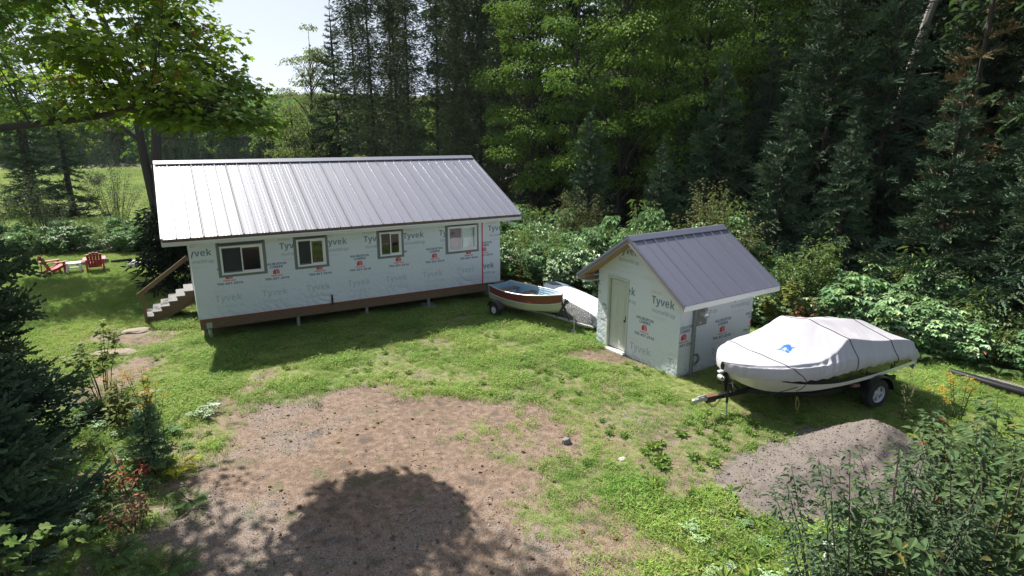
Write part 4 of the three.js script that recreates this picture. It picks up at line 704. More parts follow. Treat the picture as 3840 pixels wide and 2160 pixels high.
const rocks = [
  ['flat tan rock in the worn grass near the foot of the wooden steps', -11.43, -17.25, 0.44, 0.12, 0.26, 0.4, 'tan'],
  ['broad pinkish rock set in the grass left of the cabin corner', -10.85, -15.35, 0.58, 0.13, 0.30, 0.2, 'tan'],
  ['low grey rock at the edge of the bare earth beside the goldenrod', -8.35, -12.75, 0.36, 0.10, 0.18, 0.35, 'grey'],
  ['long low grey rock half sunk in grass beside the goldenrod, nearest the dark spruce', -8.75, -12.35, 0.30, 0.06, 0.15, 0.3, 'grey'],
  ['small white flat stone on the bare earth left of the driveway middle', -6.62, -12.15, 0.17, 0.05, 0.08, 0.5, 'white'],
  ['grey concrete-like block standing at the edge of the weedy grass', 1.07, -10.55, 0.085, 0.15, 0.07, 0.2, 'grey'],
  ['pale flat stone among the weeds left of the gravel heap', 3.15, -8.35, 0.13, 0.05, 0.09, 0.6, 'grey'],
  ['white stone lying in the sunny grass before the shed door', 0.0, -13.9, 0.05, 0.04, 0.05, 0.6, 'white'],
  ['pale pebble pair stone near the driveway grass edge', 2.05, -9.95, 0.09, 0.04, 0.06, 0.9, 'white'],
];
rocks.forEach(([label, x, z, sx, sy, sz, ry, m], i) => { const r = mesh('rock', stoneGeo(i * 3.7 + 1, sx, sy, sz), MS[m]); r.position.set(x, gh(x, z), z); r.rotation.y = ry; tag(r, label, 'rock'); });
{ // stones of the fire place behind the chairs
  const list = [[-19.5, -26.6, 0.30, 'pale rounded stone behind the left red chair'], [-19.0, -26.9, 0.34, 'grey stone right beside the pale one behind the left red chair'], [-17.1, -26.6, 0.33, 'flat white stone right of the right red chair'], [-16.85, -27.3, 0.24, 'small grey stone behind the flat white one at the fire place'], [-15.6, -26.9, 0.36, 'dark grey stone in the row beyond the red chairs'], [-15.1, -27.1, 0.34, 'rounded grey stone at the right end of the stone row'], [-15.0, -26.2, 0.36, 'flat pale stone in the grass before the stone row'], [-14.3, -26.6, 0.26, 'low mossy stone at the far right by the cedar bush']];
  list.forEach(([x, z, s, label], i) => { const r = mesh('fire_stone', stoneGeo(30 + i * 2.3, s * 1.2, s * 0.8, s), i % 3 === 2 ? MS.white : MS.grey); r.position.set(x, gh(x, z) + 0.05, z); r.rotation.y = i * 1.3; tag(r, label, 'stone', 'stones around the fire place'); });
  const log = mesh('charred_log', [rod([-18.5, 0.08, -27.0], [-17.7, 0.16, -27.2], 0.08, 0.06, 10)], std(lin(0.025, 0.022, 0.02), 0.95)); tag(log, 'dark charred log lying between the stones behind the red chairs', 'log');
}
// gravel heap
const pileH = (x, z) => 0.64 * Math.exp(-(((x - 6.75) / 0.9) ** 2 + ((z + 10.15) / 0.72) ** 2)) + 0.34 * Math.exp(-(((x - 5.5) / 1.0) ** 2 + ((z + 9.45) / 0.8) ** 2)) + 0.17 * Math.exp(-(((x - 4.6) / 0.95) ** 2 + ((z + 8.9) / 0.8) ** 2)) + 0.22 * Math.exp(-(((x - 6.7) / 1.1) ** 2 + ((z + 8.8) / 0.8) ** 2)) - 0.035;
const pileY = (x, z) => { const h = pileH(x, z); return h > 0 ? h * (1 + 0.42 * fbm(x * 1.6, z * 1.6, 3)) + 0.07 * fbm(x * 4, z * 4, 3) : h; };
const pebbleGeo = (() => { const g = new THREE.IcosahedronGeometry(1, 0), p = g.attributes.position; for (let i = 0; i < p.count; i++) { const v = V3(p.getX(i), p.getY(i), p.getZ(i)), n = 1 + 0.5 * noise(v.x * 1.7 + 3, v.y * 1.7, v.z * 1.7); p.setXYZ(i, v.x * n, v.y * n * 0.7, v.z * n * 0.85); } g.deleteAttribute('normal'); g.deleteAttribute('uv'); return g; })();
{
  const t = thing('gravel_heap', 'heap of fine grey-brown gravel in front of the covered motorboat wheel', 'gravel heap', [0, 0, 0]);
  const X0 = 2.8, X1 = 9.2, Z0 = -12.4, Z1 = -6.6, n = 130, p = [], uv = [], idx = [];
  for (let j = 0; j <= n; j++) for (let i = 0; i <= n; i++) { const x = mix(X0, X1, i / n), z = mix(Z0, Z1, j / n); p.push(x, Math.max(-0.05, pileY(x, z)), z); uv.push(x / 1.2, z / 1.2); }
  for (let j = 0; j < n; j++) for (let i = 0; i < n; i++) { const a = j * (n + 1) + i; idx.push(a, a + n + 1, a + 1, a + 1, a + n + 1, a + n + 2); }
  const g = new THREE.BufferGeometry(); g.setAttribute('position', new THREE.BufferAttribute(new Float32Array(p), 3)); g.setAttribute('uv', new THREE.BufferAttribute(new Float32Array(uv), 2)); g.setIndex(idx); g.computeVertexNormals();
  const r = rng(31), tx = dataTex(512, 512, (u, v) => { const q = r(), n2 = 0.5 + 0.8 * tn(u, v, 8, 3, 4); return mix3([0.080, 0.066, 0.058], [0.178, 0.150, 0.132], clamp(n2 * 0.4 + q * 0.6)); });
  mesh('heap', g, std(0xffffff, 1, { map: tx, bumpMap: tx, bumpScale: 0.03 }), t);
  const list = [];
  for (let i = 0; i < 16000; i++) { const x = mix(X0, X1, r()), z = mix(Z0, Z1, r()), h = pileY(x, z); if (h < -0.015 + 0.03 * r()) continue; const s = 0.006 + 0.012 * r() * r() + (r() > 0.97 ? 0.02 * r() : 0), q = 0.055 + 0.17 * r() * r(); list.push([M4(x, h + s * 0.3, z, r() * 6, s, s, r() * 3, r() * 3), lin(q * 1.08, q * 0.94, q * 0.84)]); }
  tag(instanced('pebble', pebbleGeo, std(0xffffff, 0.95), list, t), null, null, null, 'stuff');
}
{   // loose stones over the earth
  const r = rng(41), list = [];
  for (let i = 0; i < 90000; i++) {
    const x = mix(-9.5, 5.5, r()), z = -4 - 12 * r(), d = dirtField(x, z); if (d < 0.35 + 0.4 * r()) continue;
    const gv = sstep(fbm(x * 0.45 + 3, z * 0.45, 4, 12.5), -0.05, 0.15); if (r() > 0.22 + 0.8 * gv) continue;
    const s = 0.004 + 0.009 * r() * r() + (r() > 0.985 ? 0.022 * r() : 0), q = r() > 0.94 ? 0.36 : 0.055 + 0.20 * r() * r(); list.push([M4(x, gh(x, z) + 0.004 + s * 0.3, z, r() * 6, s, s, r(), r()), lin(q, q * 0.95, q * 0.9)]);
  }
  tag(instanced('driveway_gravel', pebbleGeo, std(0xffffff, 0.95), list), 'loose gravel scattered over the bare earth', 'gravel', null, 'stuff');
  const tl = []; for (let i = 0; i < 900; i++) { const x = mix(-7.5, 3, r()), z = -5 - 9 * r(); if (dirtField(x, z) < 0.5) continue; const l = 0.03 + 0.07 * r(); tl.push([M4(x, gh(x, z) + 0.01, z, r() * 6, l, 0.004 / 1, 0, 0).scale(V3(1, 1, 0.09)), r() > 0.5 ? lin(0.06, 0.045, 0.03) : lin(0.20, 0.15, 0.10)]); }
  tag(instanced('twig_litter', new THREE.BoxGeometry(1, 1.6, 1), std(0xffffff, 1), tl), 'bits of bark and twig on the bare earth', 'litter', null, 'stuff');
}
{ const t = thing('drain_pipe', 'black corrugated pipe lying along a dark plank at the right lawn edge', 'pipe', [0, 0, 0]);
  mesh('pipe', tube([[11.0, 0.10, -14.0], [11.5, 0.10, -13.15], [12.2, 0.10, -12.2], [13.0, 0.09, -11.2]], 0.085, 120, 12), phys(lin(0.012, 0.012, 0.013), 0.35), t);
  mesh('ring', Array.from({ length: 60 }, (_, i) => { const q = i / 59, x = mix(11.05, 12.95, q), z = -13.92 + 2.66 * Math.pow(q, 0.98); return new THREE.TorusGeometry(0.086, 0.008, 5, 14).rotateY(-0.9).translate(x, 0.1, z); }), M.black, t);
  mesh('plank', bar([11.55, 0.06, -13.8], [13.35, 0.06, -11.2], 0.24, 0.06), M.greyWood, t); }
{ const t = thing('white_stake', 'short white stake with a flat top standing among weeds at the bottom right', 'stake', [4.35, 0, -7.05]); mesh('post', plank(0.07, 0.42, 0.05, 0, 0.19, 0, 0.006), M.white, t); mesh('cap', plank(0.12, 0.05, 0.08, 0, 0.42, 0, 0.01), M.white, t); }
{ const s = mesh('stump', rod([-13.9, -0.1, -22.9], [-13.9, 0.16, -22.9], 0.3, 0.24, 12), M.greyWood); tag(s, 'low grey stump beside the dark cedar bush behind the steps', 'stump'); }

// ---------------------------------------------------------------- foliage makers
const leafMat = (through = 0.38, rough = 0.9) => phys(0xffffff, rough, { vertexColors: true, transmission: through, thickness: 0, side: THREE.DoubleSide, specularIntensity: 0.3 });
const ML = { broad: leafMat(0.55, 0.95), forest: leafMat(0.32, 0.9), needle: std(0xffffff, 0.8, { vertexColors: true, side: THREE.DoubleSide }), herb: leafMat(0.4, 0.8), gloss: phys(0xffffff, 0.58, { vertexColors: true, side: THREE.DoubleSide }), bark: std(0xffffff, 0.95, { vertexColors: true }), grass: leafMat(0.4, 0.95) };
const norm3 = (a) => { const l = Math.hypot(...a) || 1; return [a[0] / l, a[1] / l, a[2] / l]; }, cross3 = (a, b) => [a[1] * b[2] - a[2] * b[1], a[2] * b[0] - a[0] * b[2], a[0] * b[1] - a[1] * b[0]];
// leaf blade: base p, along d, face normal about n
function blade(mb, p, d, n, len, wid, k, kind = 0, fold = 0.12, curl = 0.15) {
  d = norm3(d); let s = norm3(cross3(n, d)); n = cross3(d, s);
  const at = (t, w, h) => [p[0] + d[0] * t * len + s[0] * w * wid + n[0] * h * len, p[1] + d[1] * t * len + s[1] * w * wid + n[1] * h * len, p[2] + d[2] * t * len + s[2] * w * wid + n[2] * h * len];
  if (kind === 0) { const b = at(0, 0, 0), e = at(1, 0, -curl), l = at(0.45, 0.5, fold), r = at(0.45, -0.5, fold); mb.tri(b, r, e, k); mb.tri(b, e, l, k); return; }
  if (kind === 1) {   // oval, six faces
    const b = at(0, 0, 0), m1 = at(0.35, 0, 0), m2 = at(0.7, 0, -curl * 0.5), e = at(1, 0, -curl), l1 = at(0.3, 0.46, fold), l2 = at(0.68, 0.36, fold - curl * 0.5), r1 = at(0.3, -0.46, fold), r2 = at(0.68, -0.36, fold - curl * 0.5), k2 = [k[0] * 0.92, k[1] * 0.92, k[2] * 0.92];
    mb.tri(b, m1, l1, k); mb.quad(l1, m1, m2, l2, k); mb.tri(l2, m2, e, k); mb.tri(b, r1, m1, k2); mb.quad(r1, r2, m2, m1, k2); mb.tri(r2, e, m2, k2); return;
  }
  // maple: five pointed lobes
  const o = [[0, 0], [-0.04, 0.20], [0.10, 0.52], [0.30, 0.36], [0.42, 0.62], [0.62, 0.46], [0.60, 0.20], [1, 0]], c = at(0.32, 0, 0), k2 = [k[0] * 0.9, k[1] * 0.9, k[2] * 0.9];
  for (let i = 0; i < o.length - 1; i++) { const [a0, w0] = o[i], [a1, w1] = o[i + 1]; const h = (w) => fold * w - curl * 0.4 * w * w; mb.tri(c, at(a0, -w0, h(w0) - curl * a0 * a0), at(a1, -w1, h(w1) - curl * a1 * a1), k); mb.tri(c, at(a1, w1, h(w1) - curl * a1 * a1), at(a0, w0, h(w0) - curl * a0 * a0), k2); }
}
const tintOf = (r, base, v = 0.25) => { const q = 1 + (r() - 0.5) * 2 * v, y = 1 + (r() - 0.4) * v; return [base[0] * q * y, base[1] * q, base[2] * q * (2 - y)]; };
function clump(mb, r, c, rad, flat, n, len, base, kind, lean = [0, 0, 0], odd) {   // a spray of leaves about c
  for (let i = 0; i < n; i++) {
    const a = r() * 6.283, u = Math.sqrt(r()), h = (r() + r() - 1);
    const off = [Math.cos(a) * u * rad, h * rad * flat, Math.sin(a) * u * rad], p = [c[0] + off[0], c[1] + off[1] - 0.22 * u * u * rad, c[2] + off[2]];
    const d = norm3([Math.cos(a) + (r() - 0.5) * 1.4 + lean[0], -0.25 - 0.5 * r() + lean[1], Math.sin(a) + (r() - 0.5) * 1.4 + lean[2]]), nn = norm3([(r() - 0.5) * 0.9, 1, (r() - 0.5) * 0.9]);
    const L = len * (0.7 + 0.6 * r());
    blade(mb, p, d, nn, L, L * (kind === 2 ? 1 : 0.62), odd && r() < odd[3] ? tintOf(r, odd, 0.25) : tintOf(r, base, 0.24), kind);
  }
}
const limbPts = (a, b, r, sag = 0.12, n = 4) => { const L = Math.hypot(b[0] - a[0], b[1] - a[1], b[2] - a[2]); return Array.from({ length: n + 1 }, (_, i) => { const t = i / n, s = Math.sin(t * Math.PI) * L; return [mix(a[0], b[0], t) + (r() - 0.5) * 0.08 * s, mix(a[1], b[1], t) + sag * s * 0.6, mix(a[2], b[2], t) + (r() - 0.5) * 0.08 * s]; }); };
// crown of clumps round a trunk; returns { bark, leaves }
function broadTree({ h, base, rx, n, per, leaf, col, seed, kind = 0, rad = 0.75, gap = 0.1, bark = [0.05, 0.045, 0.04], lean = [0, 0], trunk = 0.16, odd, top = 0.32 }) {
  const r = rng(seed), B = new MB(), Lf = new MB(), tp = [];
  for (let i = 0; i <= 7; i++) { const t = i / 7; tp.push([lean[0] * t * t + 0.25 * noise(t * 2, seed) * t, t * h * 0.93 - 0.2, lean[1] * t * t + 0.25 * noise(t * 2, seed + 9) * t]); }
  B.tube(tp, trunk, 0.03, bark, 7);
  const at = (y) => { const t = clamp(y / (h * 0.93)) * 7, i = Math.min(6, t | 0), q = t - i; return [mix(tp[i][0], tp[i + 1][0], q), mix(tp[i][1], tp[i + 1][1], q), mix(tp[i][2], tp[i + 1][2], q)]; };
  for (let i = 0, tries = 0; i < n && tries < n * 6; tries++) {
    const t = r(), y = mix(base, h, t), prof = Math.pow(Math.sin(Math.PI * clamp(0.12 + 0.88 * Math.pow(t, 0.85))), 0.7) * (t > 1 - top ? 1 : 1), a = r() * 6.283, q = Math.pow(r(), 0.45), R = rx * prof * q * (0.8 + 0.5 * noise(Math.cos(a) * 1.6, t * 4, seed + Math.sin(a)));
    const c0 = at(y), c = [c0[0] + Math.cos(a) * R, y, c0[2] + Math.sin(a) * R];
    if (noise(c[0] * 0.55 + seed, c[1] * 0.55, c[2] * 0.55) < -0.30 + gap) continue;
    i++;
    const f = at(Math.max(base * 0.6, y - R * 0.8 - 0.3)); B.tube(limbPts(f, c, r, 0.1, 3), 0.02 + 0.012 * R, 0.008, bark, 3);
    clump(Lf, r, c, rad * (0.7 + 0.6 * r()), 0.34, Math.round(per * (0.6 + 0.8 * r())), leaf, col, kind, [0, 0, 0], odd);
  }
  return { bark: B.geo(), leaves: Lf.geo() };
}
// spruce bough of unit length along +x: a drooping axis, two-ranked twigs that lift at the tip and hanging ones below
function bough(seed, N, col, tip, W = 0.030) {
  const r = rng(seed), mb = new MB();
  const axis = (t) => [t, 0.06 * t - 0.34 * t * t + 0.22 * t * t * t, 0.05 * noise(t * 3, seed)];
  const twig = (p, d, L, w, rise) => {
    d = norm3(d); const s = norm3(cross3([0, 1, 0], d)), n = cross3(d, s), ns = Math.max(2, Math.round(L / 0.075));
    for (let i = 0; i < ns; i++) {
      const t0 = i / ns, t1 = (i + 1.2) / ns, k = mix3(col, tip, clamp(t0 * 0.75 + 0.35 * (r() - 0.3) + p[0] * 0.3)), ww = w * (1.1 - 0.5 * t0), q3 = (t) => [p[0] + d[0] * L * t, p[1] + d[1] * L * t + rise * L * t * t, p[2] + d[2] * L * t], a = q3(t0), b = q3(t1), ro = r() * 6.28, e1 = [0, 1, 2].map((c) => s[c] * Math.cos(ro) + n[c] * Math.sin(ro)), e2 = [0, 1, 2].map((c) => -s[c] * Math.sin(ro) + n[c] * Math.cos(ro));
      for (const [e, f] of [[e1, 1], [e1, -1], [e2, 1], [e2, -1]]) { const q = 0.7 + 0.5 * r(); mb.tri(a, b, [mix(a[0], b[0], q) + e[0] * f * ww, mix(a[1], b[1], q) + e[1] * f * ww, mix(a[2], b[2], q) + e[2] * f * ww], k); }
    }
  };
  for (let i = 1; i <= N; i++) for (const sg of [-1, 1]) { const t = i / (N + 0.6), p = axis(t), L = (0.08 + 0.30 * Math.sin(Math.PI * Math.pow(1 - t, 0.8) * 0.9 + 0.15)) * (0.6 + 0.75 * r()); twig(p, [0.7 + 0.3 * r(), -0.25 + 0.6 * (r() - 0.5), sg * (0.35 + 0.55 * r())], L, W, 0.35 * r()); }
  for (let i = 0; i < N * 0.6; i++) twig(axis(0.15 + 0.8 * r()), [0.5 + 0.4 * r(), (r() < 0.5 ? 0.5 : -0.75) * (0.5 + r()), (r() - 0.5) * 0.6], 0.12 + 0.12 * r(), W, 0);
  twig(axis(0.86), [0.9, 0.15, 0], 0.2, W, 0.2);
  return mb;
}
const BOUGH = [bough(1, 11, [0.022, 0.040, 0.020], [0.072, 0.128, 0.054]), bough(2, 11, [0.020, 0.038, 0.022], [0.066, 0.124, 0.060]), bough(3, 10, [0.024, 0.040, 0.018], [0.085, 0.135, 0.058])];  // tips pale by growth, and lifted further with sunlit highlights put into the colour
const BOUGHLOW = [bough(4, 4, [0.022, 0.040, 0.020], [0.072, 0.128, 0.054], 0.07)];
function spruce({ h, r: rad, seed, step = 0.26, per = 8, from = 0.04, boughs = BOUGH, tint = [1, 1, 1], up = 0.05, bark = [0.045, 0.038, 0.033], gap = 0, trunk }) {
  const r = rng(seed), B = new MB(), Lf = new MB();
  B.tube([[0, -0.2, 0], [0.02, h * 0.4, 0.01], [0.01, h * 0.75, 0], [0, h * 0.99, 0]], trunk ?? 0.018 * h + 0.03, 0.012, bark, 7);
  for (let y = h * from; y < h * 0.985; y += step * (0.75 + 0.5 * r())) {
    const t = y / h, R = rad * Math.pow(1 - t, 0.82) * (0.82 + 0.3 * noise(t * 9, seed)) + 0.10;
    const n = Math.max(3, Math.round(per * (0.8 + 0.4 * r()) * (0.55 + 0.45 * (1 - t)))), a0 = r() * 6.283;
    for (let i = 0; i < n; i++) {
      if (gap && noise(Math.cos(a0 + i) * 1.3, t * 7, seed) < -0.35 + gap) continue;
      const a = a0 + (i + 0.5 * r()) / n * 6.283, L = R * (0.5 + 0.68 * Math.sqrt(r())), pitch = up + 0.55 * Math.pow(t, 2.5) - 0.10 * (1 - t) + (r() - 0.5) * 0.7, s = 1 + (r() - 0.5) * 0.5;
      const q = new THREE.Quaternion().setFromEuler(new THREE.Euler((r() - 0.5) * 0.5, -a, pitch, 'YZX'));
      Lf.add(boughs[(r() * boughs.length) | 0], new THREE.Matrix4().compose(V3(0, y, 0), q, V3(L, Math.sqrt(L) * 1.15, Math.sqrt(L) * 1.1 * (0.75 + 0.4 * r()))), [tint[0] * s, tint[1] * s, tint[2] * s]);
    }
  }
  Lf.add(boughs[0], new THREE.Matrix4().compose(V3(0, h - 0.5, 0), new THREE.Quaternion().setFromEuler(new THREE.Euler(0, 0, 1.5)), V3(0.7, 0.5, 0.4)), tint);
  return { bark: B.geo(), leaves: Lf.geo() };
}
function plantTree(name, g, matL, label, category, x, z, turn, s = 1, group, sy = s) {   // thing > trunk, crown
  const t = thing(name, label, category, [x, gh(x, z), z], turn, group); t.scale.set(s, sy, s);
  mesh('trunk', g.bark, ML.bark, t); mesh('crown', g.leaves, matL, t); return t;
}
// tall white cedar: slim, thin, see-through column of hanging sprays
function cedar({ h, r: rad, seed, n, col = [0.045, 0.060, 0.035] }) {
  const r = rng(seed), B = new MB(), Lf = new MB();
  B.tube([[0, -0.2, 0], [0.1 * noise(1, seed), h * 0.4, 0.1], [0.15 * noise(2, seed), h * 0.7, 0], [0, h, 0]], 0.15, 0.025, [0.060, 0.050, 0.042], 7);
  for (let i = 0; i < n; i++) {
    const t = Math.pow(r(), 0.85), y = mix(h * 0.10, h, t), a = r() * 6.283, R = rad * (0.25 + 0.9 * Math.pow(1 - t, 0.6)) * Math.sqrt(r()) * (0.8 + 0.5 * noise(t * 12, a, seed));
    const c = [Math.cos(a) * R, y - 0.2 * R, Math.sin(a) * R]; if (i % 3 === 0) B.tube(limbPts([0, y - 0.1, 0], c, r, 0.05, 2), 0.015, 0.006, [0.07, 0.06, 0.052], 3);
    for (let k = 0; k < 26; k++) { const b = r() * 6.283, q = 0.42 * Math.sqrt(r()), p = [c[0] + Math.cos(b) * q, c[1] + (r() - 0.5) * 0.5, c[2] + Math.sin(b) * q]; blade(Lf, p, [Math.cos(b) * 0.6, -0.7 + 0.9 * r(), Math.sin(b) * 0.6], [r() - 0.5, r() * 0.4, r() - 0.5], 0.20 + 0.16 * r(), 0.07, tintOf(r, col, 0.3), 0, 0.05, 0.05); }
  }
  return { bark: B.geo(), leaves: Lf.geo() };
}
// many-stemmed shrub
function shrub({ h, r: rad, stems, per, leaf, col, seed, kind = 1, open = 0.3, wid = 0.55, bark = [0.06, 0.05, 0.04], odd, even = 0 }) {
  const r = rng(seed), B = new MB(), Lf = new MB();
  for (let i = 0; i < stems; i++) {
    const a = r() * 6.283, q = Math.sqrt(r()), R = rad * q, H = even ? h * (1.02 - 0.22 * q * q) * (0.82 + 0.22 * r()) : h * (1.02 - 0.45 * q * q) * (0.75 + 0.35 * r()), b = [Math.cos(a) * R * 0.25, -0.05, Math.sin(a) * R * 0.25], e = [Math.cos(a) * R, H, Math.sin(a) * R];
    const pts = Array.from({ length: 6 }, (_, j) => { const t = j / 5; return [mix(b[0], e[0], Math.pow(t, 1.4)) + 0.06 * noise(t * 3, i, seed) * h * 0.3, mix(b[1], e[1], t) - 0.10 * R * t * t * t, mix(b[2], e[2], Math.pow(t, 1.4)) + 0.06 * noise(t * 3, i + 7, seed) * h * 0.3]; });
    B.tube(pts, 0.006 + 0.004 * h, 0.003, bark, 4);
    for (let k = 0; k < per; k++) {
      const t = open + (1 - open) * Math.pow(r(), 0.75), f = t * 5, j = Math.min(4, f | 0), u = f - j, p = [mix(pts[j][0], pts[j + 1][0], u), mix(pts[j][1], pts[j + 1][1], u), mix(pts[j][2], pts[j + 1][2], u)], aa = r() * 6.283, off = (0.10 * h * r() + 0.06) * (1.25 - t);
      p[0] += Math.cos(aa) * off; p[2] += Math.sin(aa) * off; p[1] += (r() - 0.4) * off;
      const L = leaf * (0.65 + 0.6 * r()); blade(Lf, p, [Math.cos(aa), 0.15 - 0.7 * r(), Math.sin(aa)], [(r() - 0.5) * 0.8, 1, (r() - 0.5) * 0.8], L, L * wid, odd && r() < odd[3] ? tintOf(r, odd, 0.2) : tintOf(r, col, 0.22), kind);
    }
  }
  return { bark: B.geo(), leaves: Lf.geo() };
}
function plantShrub(name, g, label, category, x, z, turn = 0, s = 1, group, y = gh(x, z)) { const t = thing(name, label, category, [x, y, z], turn, group); t.scale.setScalar(s); mesh('stem', g.bark, ML.bark, t); mesh('foliage', g.leaves, ML.herb, t); return t; }

// ---------------------------------------------------------------- trees
// leaf colours shared by the forest-edge maples and the hill forest
var G = { leaf: [0.135, 0.230, 0.034], mid: [0.120, 0.220, 0.040] };
{
  const mapA = broadTree({ h: 16, base: 3.2, rx: 4.0, n: 78, per: 230, leaf: 0.155, col: G.leaf, seed: 11, rad: 1.05, gap: -0.06, trunk: 0.17 });
  const mapB = broadTree({ h: 17.5, base: 2.6, rx: 3.6, n: 76, per: 225, leaf: 0.15, col: G.mid, seed: 23, rad: 1.0, gap: -0.06, trunk: 0.16, lean: [0.6, 0.3] });
  const fm = [[1.2, -35.5, mapA, 'dark leafy tree rising behind the right end of the cabin roof'], [3.4, -33.2, mapB, 'leafy tree with sunlit pale tips, first right of the tall cedars'], [5.7, -32.2, mapA, 'bushy maple with bright sunlit boughs above the shed'], [7.9, -33.4, mapB, 'tall maple behind the shed ridge, yellow-green in the sun at its top'], [9.6, -31.2, mapA, 'maple with bright green top boughs right of the shed ridge'], [12.2, -32, mapB, 'shaded maple among the conifers at upper right centre'], [14.2, -30.2, mapA, 'dark shaded maple left of the leaning bare trunk']];
  fm.forEach(([x, z, g, label], i) => plantTree('maple_tree', g, ML.forest, label, 'tree', x, z, i * 2.1, 0.95 + 0.05 * (i % 3), 'leafy trees at the forest edge'));
  const spA = spruce({ h: 14, r: 2.9, seed: 5, step: 0.30, per: 8 }), spB = spruce({ h: 13, r: 2.6, seed: 8, step: 0.30, per: 8, tint: [1.0, 1.05, 1.15] }), spC = spruce({ h: 6.5, r: 1.9, seed: 14, step: 0.24, per: 8, tint: [1.1, 1.15, 1.15] });
  const fs = [
    [3.5, -27.6, spC, 1.05, 'small spruce between the cabin end and the shed'], [6.4, -26, spC, 0.85, 'short spruce standing behind the brush left of the shed ridge'], [8.9, -26.5, spC, 1.35, 'dark spruce behind the yellowish bush, just right of the shed'], [11.2, -27.2, spB, 0.72, 'dark conifer above the right slope of the shed roof'], [12.2, -24, spA, 1.0, 'tall black-green spruce in the middle of the dark right-hand forest'],
    [13.6, -22.6, spB, 1.0, 'tall spruce left of the leaning grey trunk'], [16.4, -21.6, spA, 1.05, 'tall blue-green spruce just right of the leaning trunk'], [15.4, -18.2, spC, 1.3, 'mid-sized spruce standing before the rust-brown dead conifer'], [15.6, -16.6, spA, 0.95, 'big spruce cut by the right picture edge'], [14.6, -13.2, spB, 0.8, 'low spruce boughs at the right edge above the brush'],
    [11.4, -20.6, spC, 1.0, 'young spruce above the brush behind the covered motorboat'], [13.0, -18.0, spC, 1.15, 'young blue-green spruce right above the brush, with spread pale tips'], [13.9, -15.6, spC, 1.05, 'young spruce nearest the right edge behind the ferns'], [10.1, -22.6, spC, 1.1, 'young spruce half hidden in shade left of the brightest brush'], [16.8, -22, spB, 1.1, 'spruce behind the others at the upper right corner']];
  fs.forEach(([x, z, g, s, label], i) => plantTree('spruce_tree', g, ML.needle, label, 'spruce', x, z, i * 1.7, s, 'spruces of the dark right-hand forest'));
  const dead = spruce({ h: 12, r: 1.9, seed: 33, step: 0.42, per: 6, tint: [3.0, 1.25, 1.05], from: 0.2, gap: 0.15 });
  plantTree('dead_spruce', dead, ML.needle, 'rust-brown dead spruce near the upper right corner', 'spruce', 14.7, -19.9, 0.6);
  const lt = new MB(); lt.tube([[0, -0.2, 0], [0.1, 4, 0], [0.25, 7, 0.05], [0.75, 10, 0.1], [1.5, 13.5, 0.2]], 0.24, 0.12, [0.20, 0.185, 0.165], 9); const lb = new MB(); for (const [y, a, l] of [[8, 0.3, 1.8], [9, 2.8, 1.5], [10.5, 0.9, 1.6], [11.5, 3.6, 1.2], [7, 4.4, 1.1]]) lb.tube([[0.5, y, 0.1], [0.5 + Math.cos(a) * l * 0.5, y + 0.1, Math.sin(a) * l * 0.5], [0.5 + Math.cos(a) * l, y - 0.2, Math.sin(a) * l]], 0.035, 0.01, [0.16, 0.145, 0.13], 5);
  { const t = thing('bare_trunk', 'pale grey bent trunk standing bare among the dark spruces at upper right', 'tree', [14.6, 0, -24.0], 0); mesh('trunk', lt.geo(), ML.bark, t); mesh('branch', lb.geo(), ML.bark, t); }
  // cedars behind the cabin
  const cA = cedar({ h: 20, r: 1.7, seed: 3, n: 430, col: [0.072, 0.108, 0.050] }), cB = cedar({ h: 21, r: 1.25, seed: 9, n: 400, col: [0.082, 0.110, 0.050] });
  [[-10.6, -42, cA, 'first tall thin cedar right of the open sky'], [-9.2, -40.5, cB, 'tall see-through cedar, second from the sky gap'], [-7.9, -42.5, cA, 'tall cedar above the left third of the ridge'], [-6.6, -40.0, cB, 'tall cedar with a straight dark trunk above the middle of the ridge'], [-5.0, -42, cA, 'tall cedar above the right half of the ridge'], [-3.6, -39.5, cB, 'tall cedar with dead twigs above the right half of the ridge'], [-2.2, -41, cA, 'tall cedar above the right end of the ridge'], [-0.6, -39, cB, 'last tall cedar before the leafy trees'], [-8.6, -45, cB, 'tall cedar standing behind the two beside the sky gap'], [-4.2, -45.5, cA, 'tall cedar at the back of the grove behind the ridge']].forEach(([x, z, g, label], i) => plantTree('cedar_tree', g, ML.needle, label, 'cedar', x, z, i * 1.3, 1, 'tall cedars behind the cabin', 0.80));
  // light tree by the sky gap
  const pop = broadTree({ h: 14.2, base: 3.4, rx: 3.4, n: 140, per: 55, leaf: 0.17, col: [0.15, 0.20, 0.065], seed: 44, rad: 0.7, gap: 0.16, trunk: 0.12, lean: [0.5, 0] });
  plantTree('poplar_tree', pop, ML.broad, 'slender light green tree standing alone against the white sky', 'tree', -15.4, -47, 0.4);
  plantTree('poplar_tree', broadTree({ h: 8.2, base: 1.0, rx: 1.9, n: 60, per: 60, leaf: 0.17, col: [0.13, 0.18, 0.045], seed: 47, rad: 0.8, gap: 0.1, trunk: 0.1 }), ML.broad, 'lower bright bushy tree under the lone light green one, left of the cedars', 'tree', -15.6, -44, 1.4);
  plantTree('young_maple', broadTree({ h: 4.6, base: 0.6, rx: 1.2, n: 36, per: 50, leaf: 0.15, col: [0.17, 0.17, 0.03], seed: 51, rad: 0.5, trunk: 0.05 }), ML.broad, 'yellow-green young maple just above the cabin ridge', 'tree', -8.9, -36, 0);
  plantTree('dark_hemlock', spruce({ h: 15, r: 2.6, seed: 61, step: 0.4, per: 8, tint: [1.15, 1.1, 1.1] }), ML.needle, 'dark conifer between the lone light tree and the tall cedars', 'conifer', -12.6, -44.5, 0);
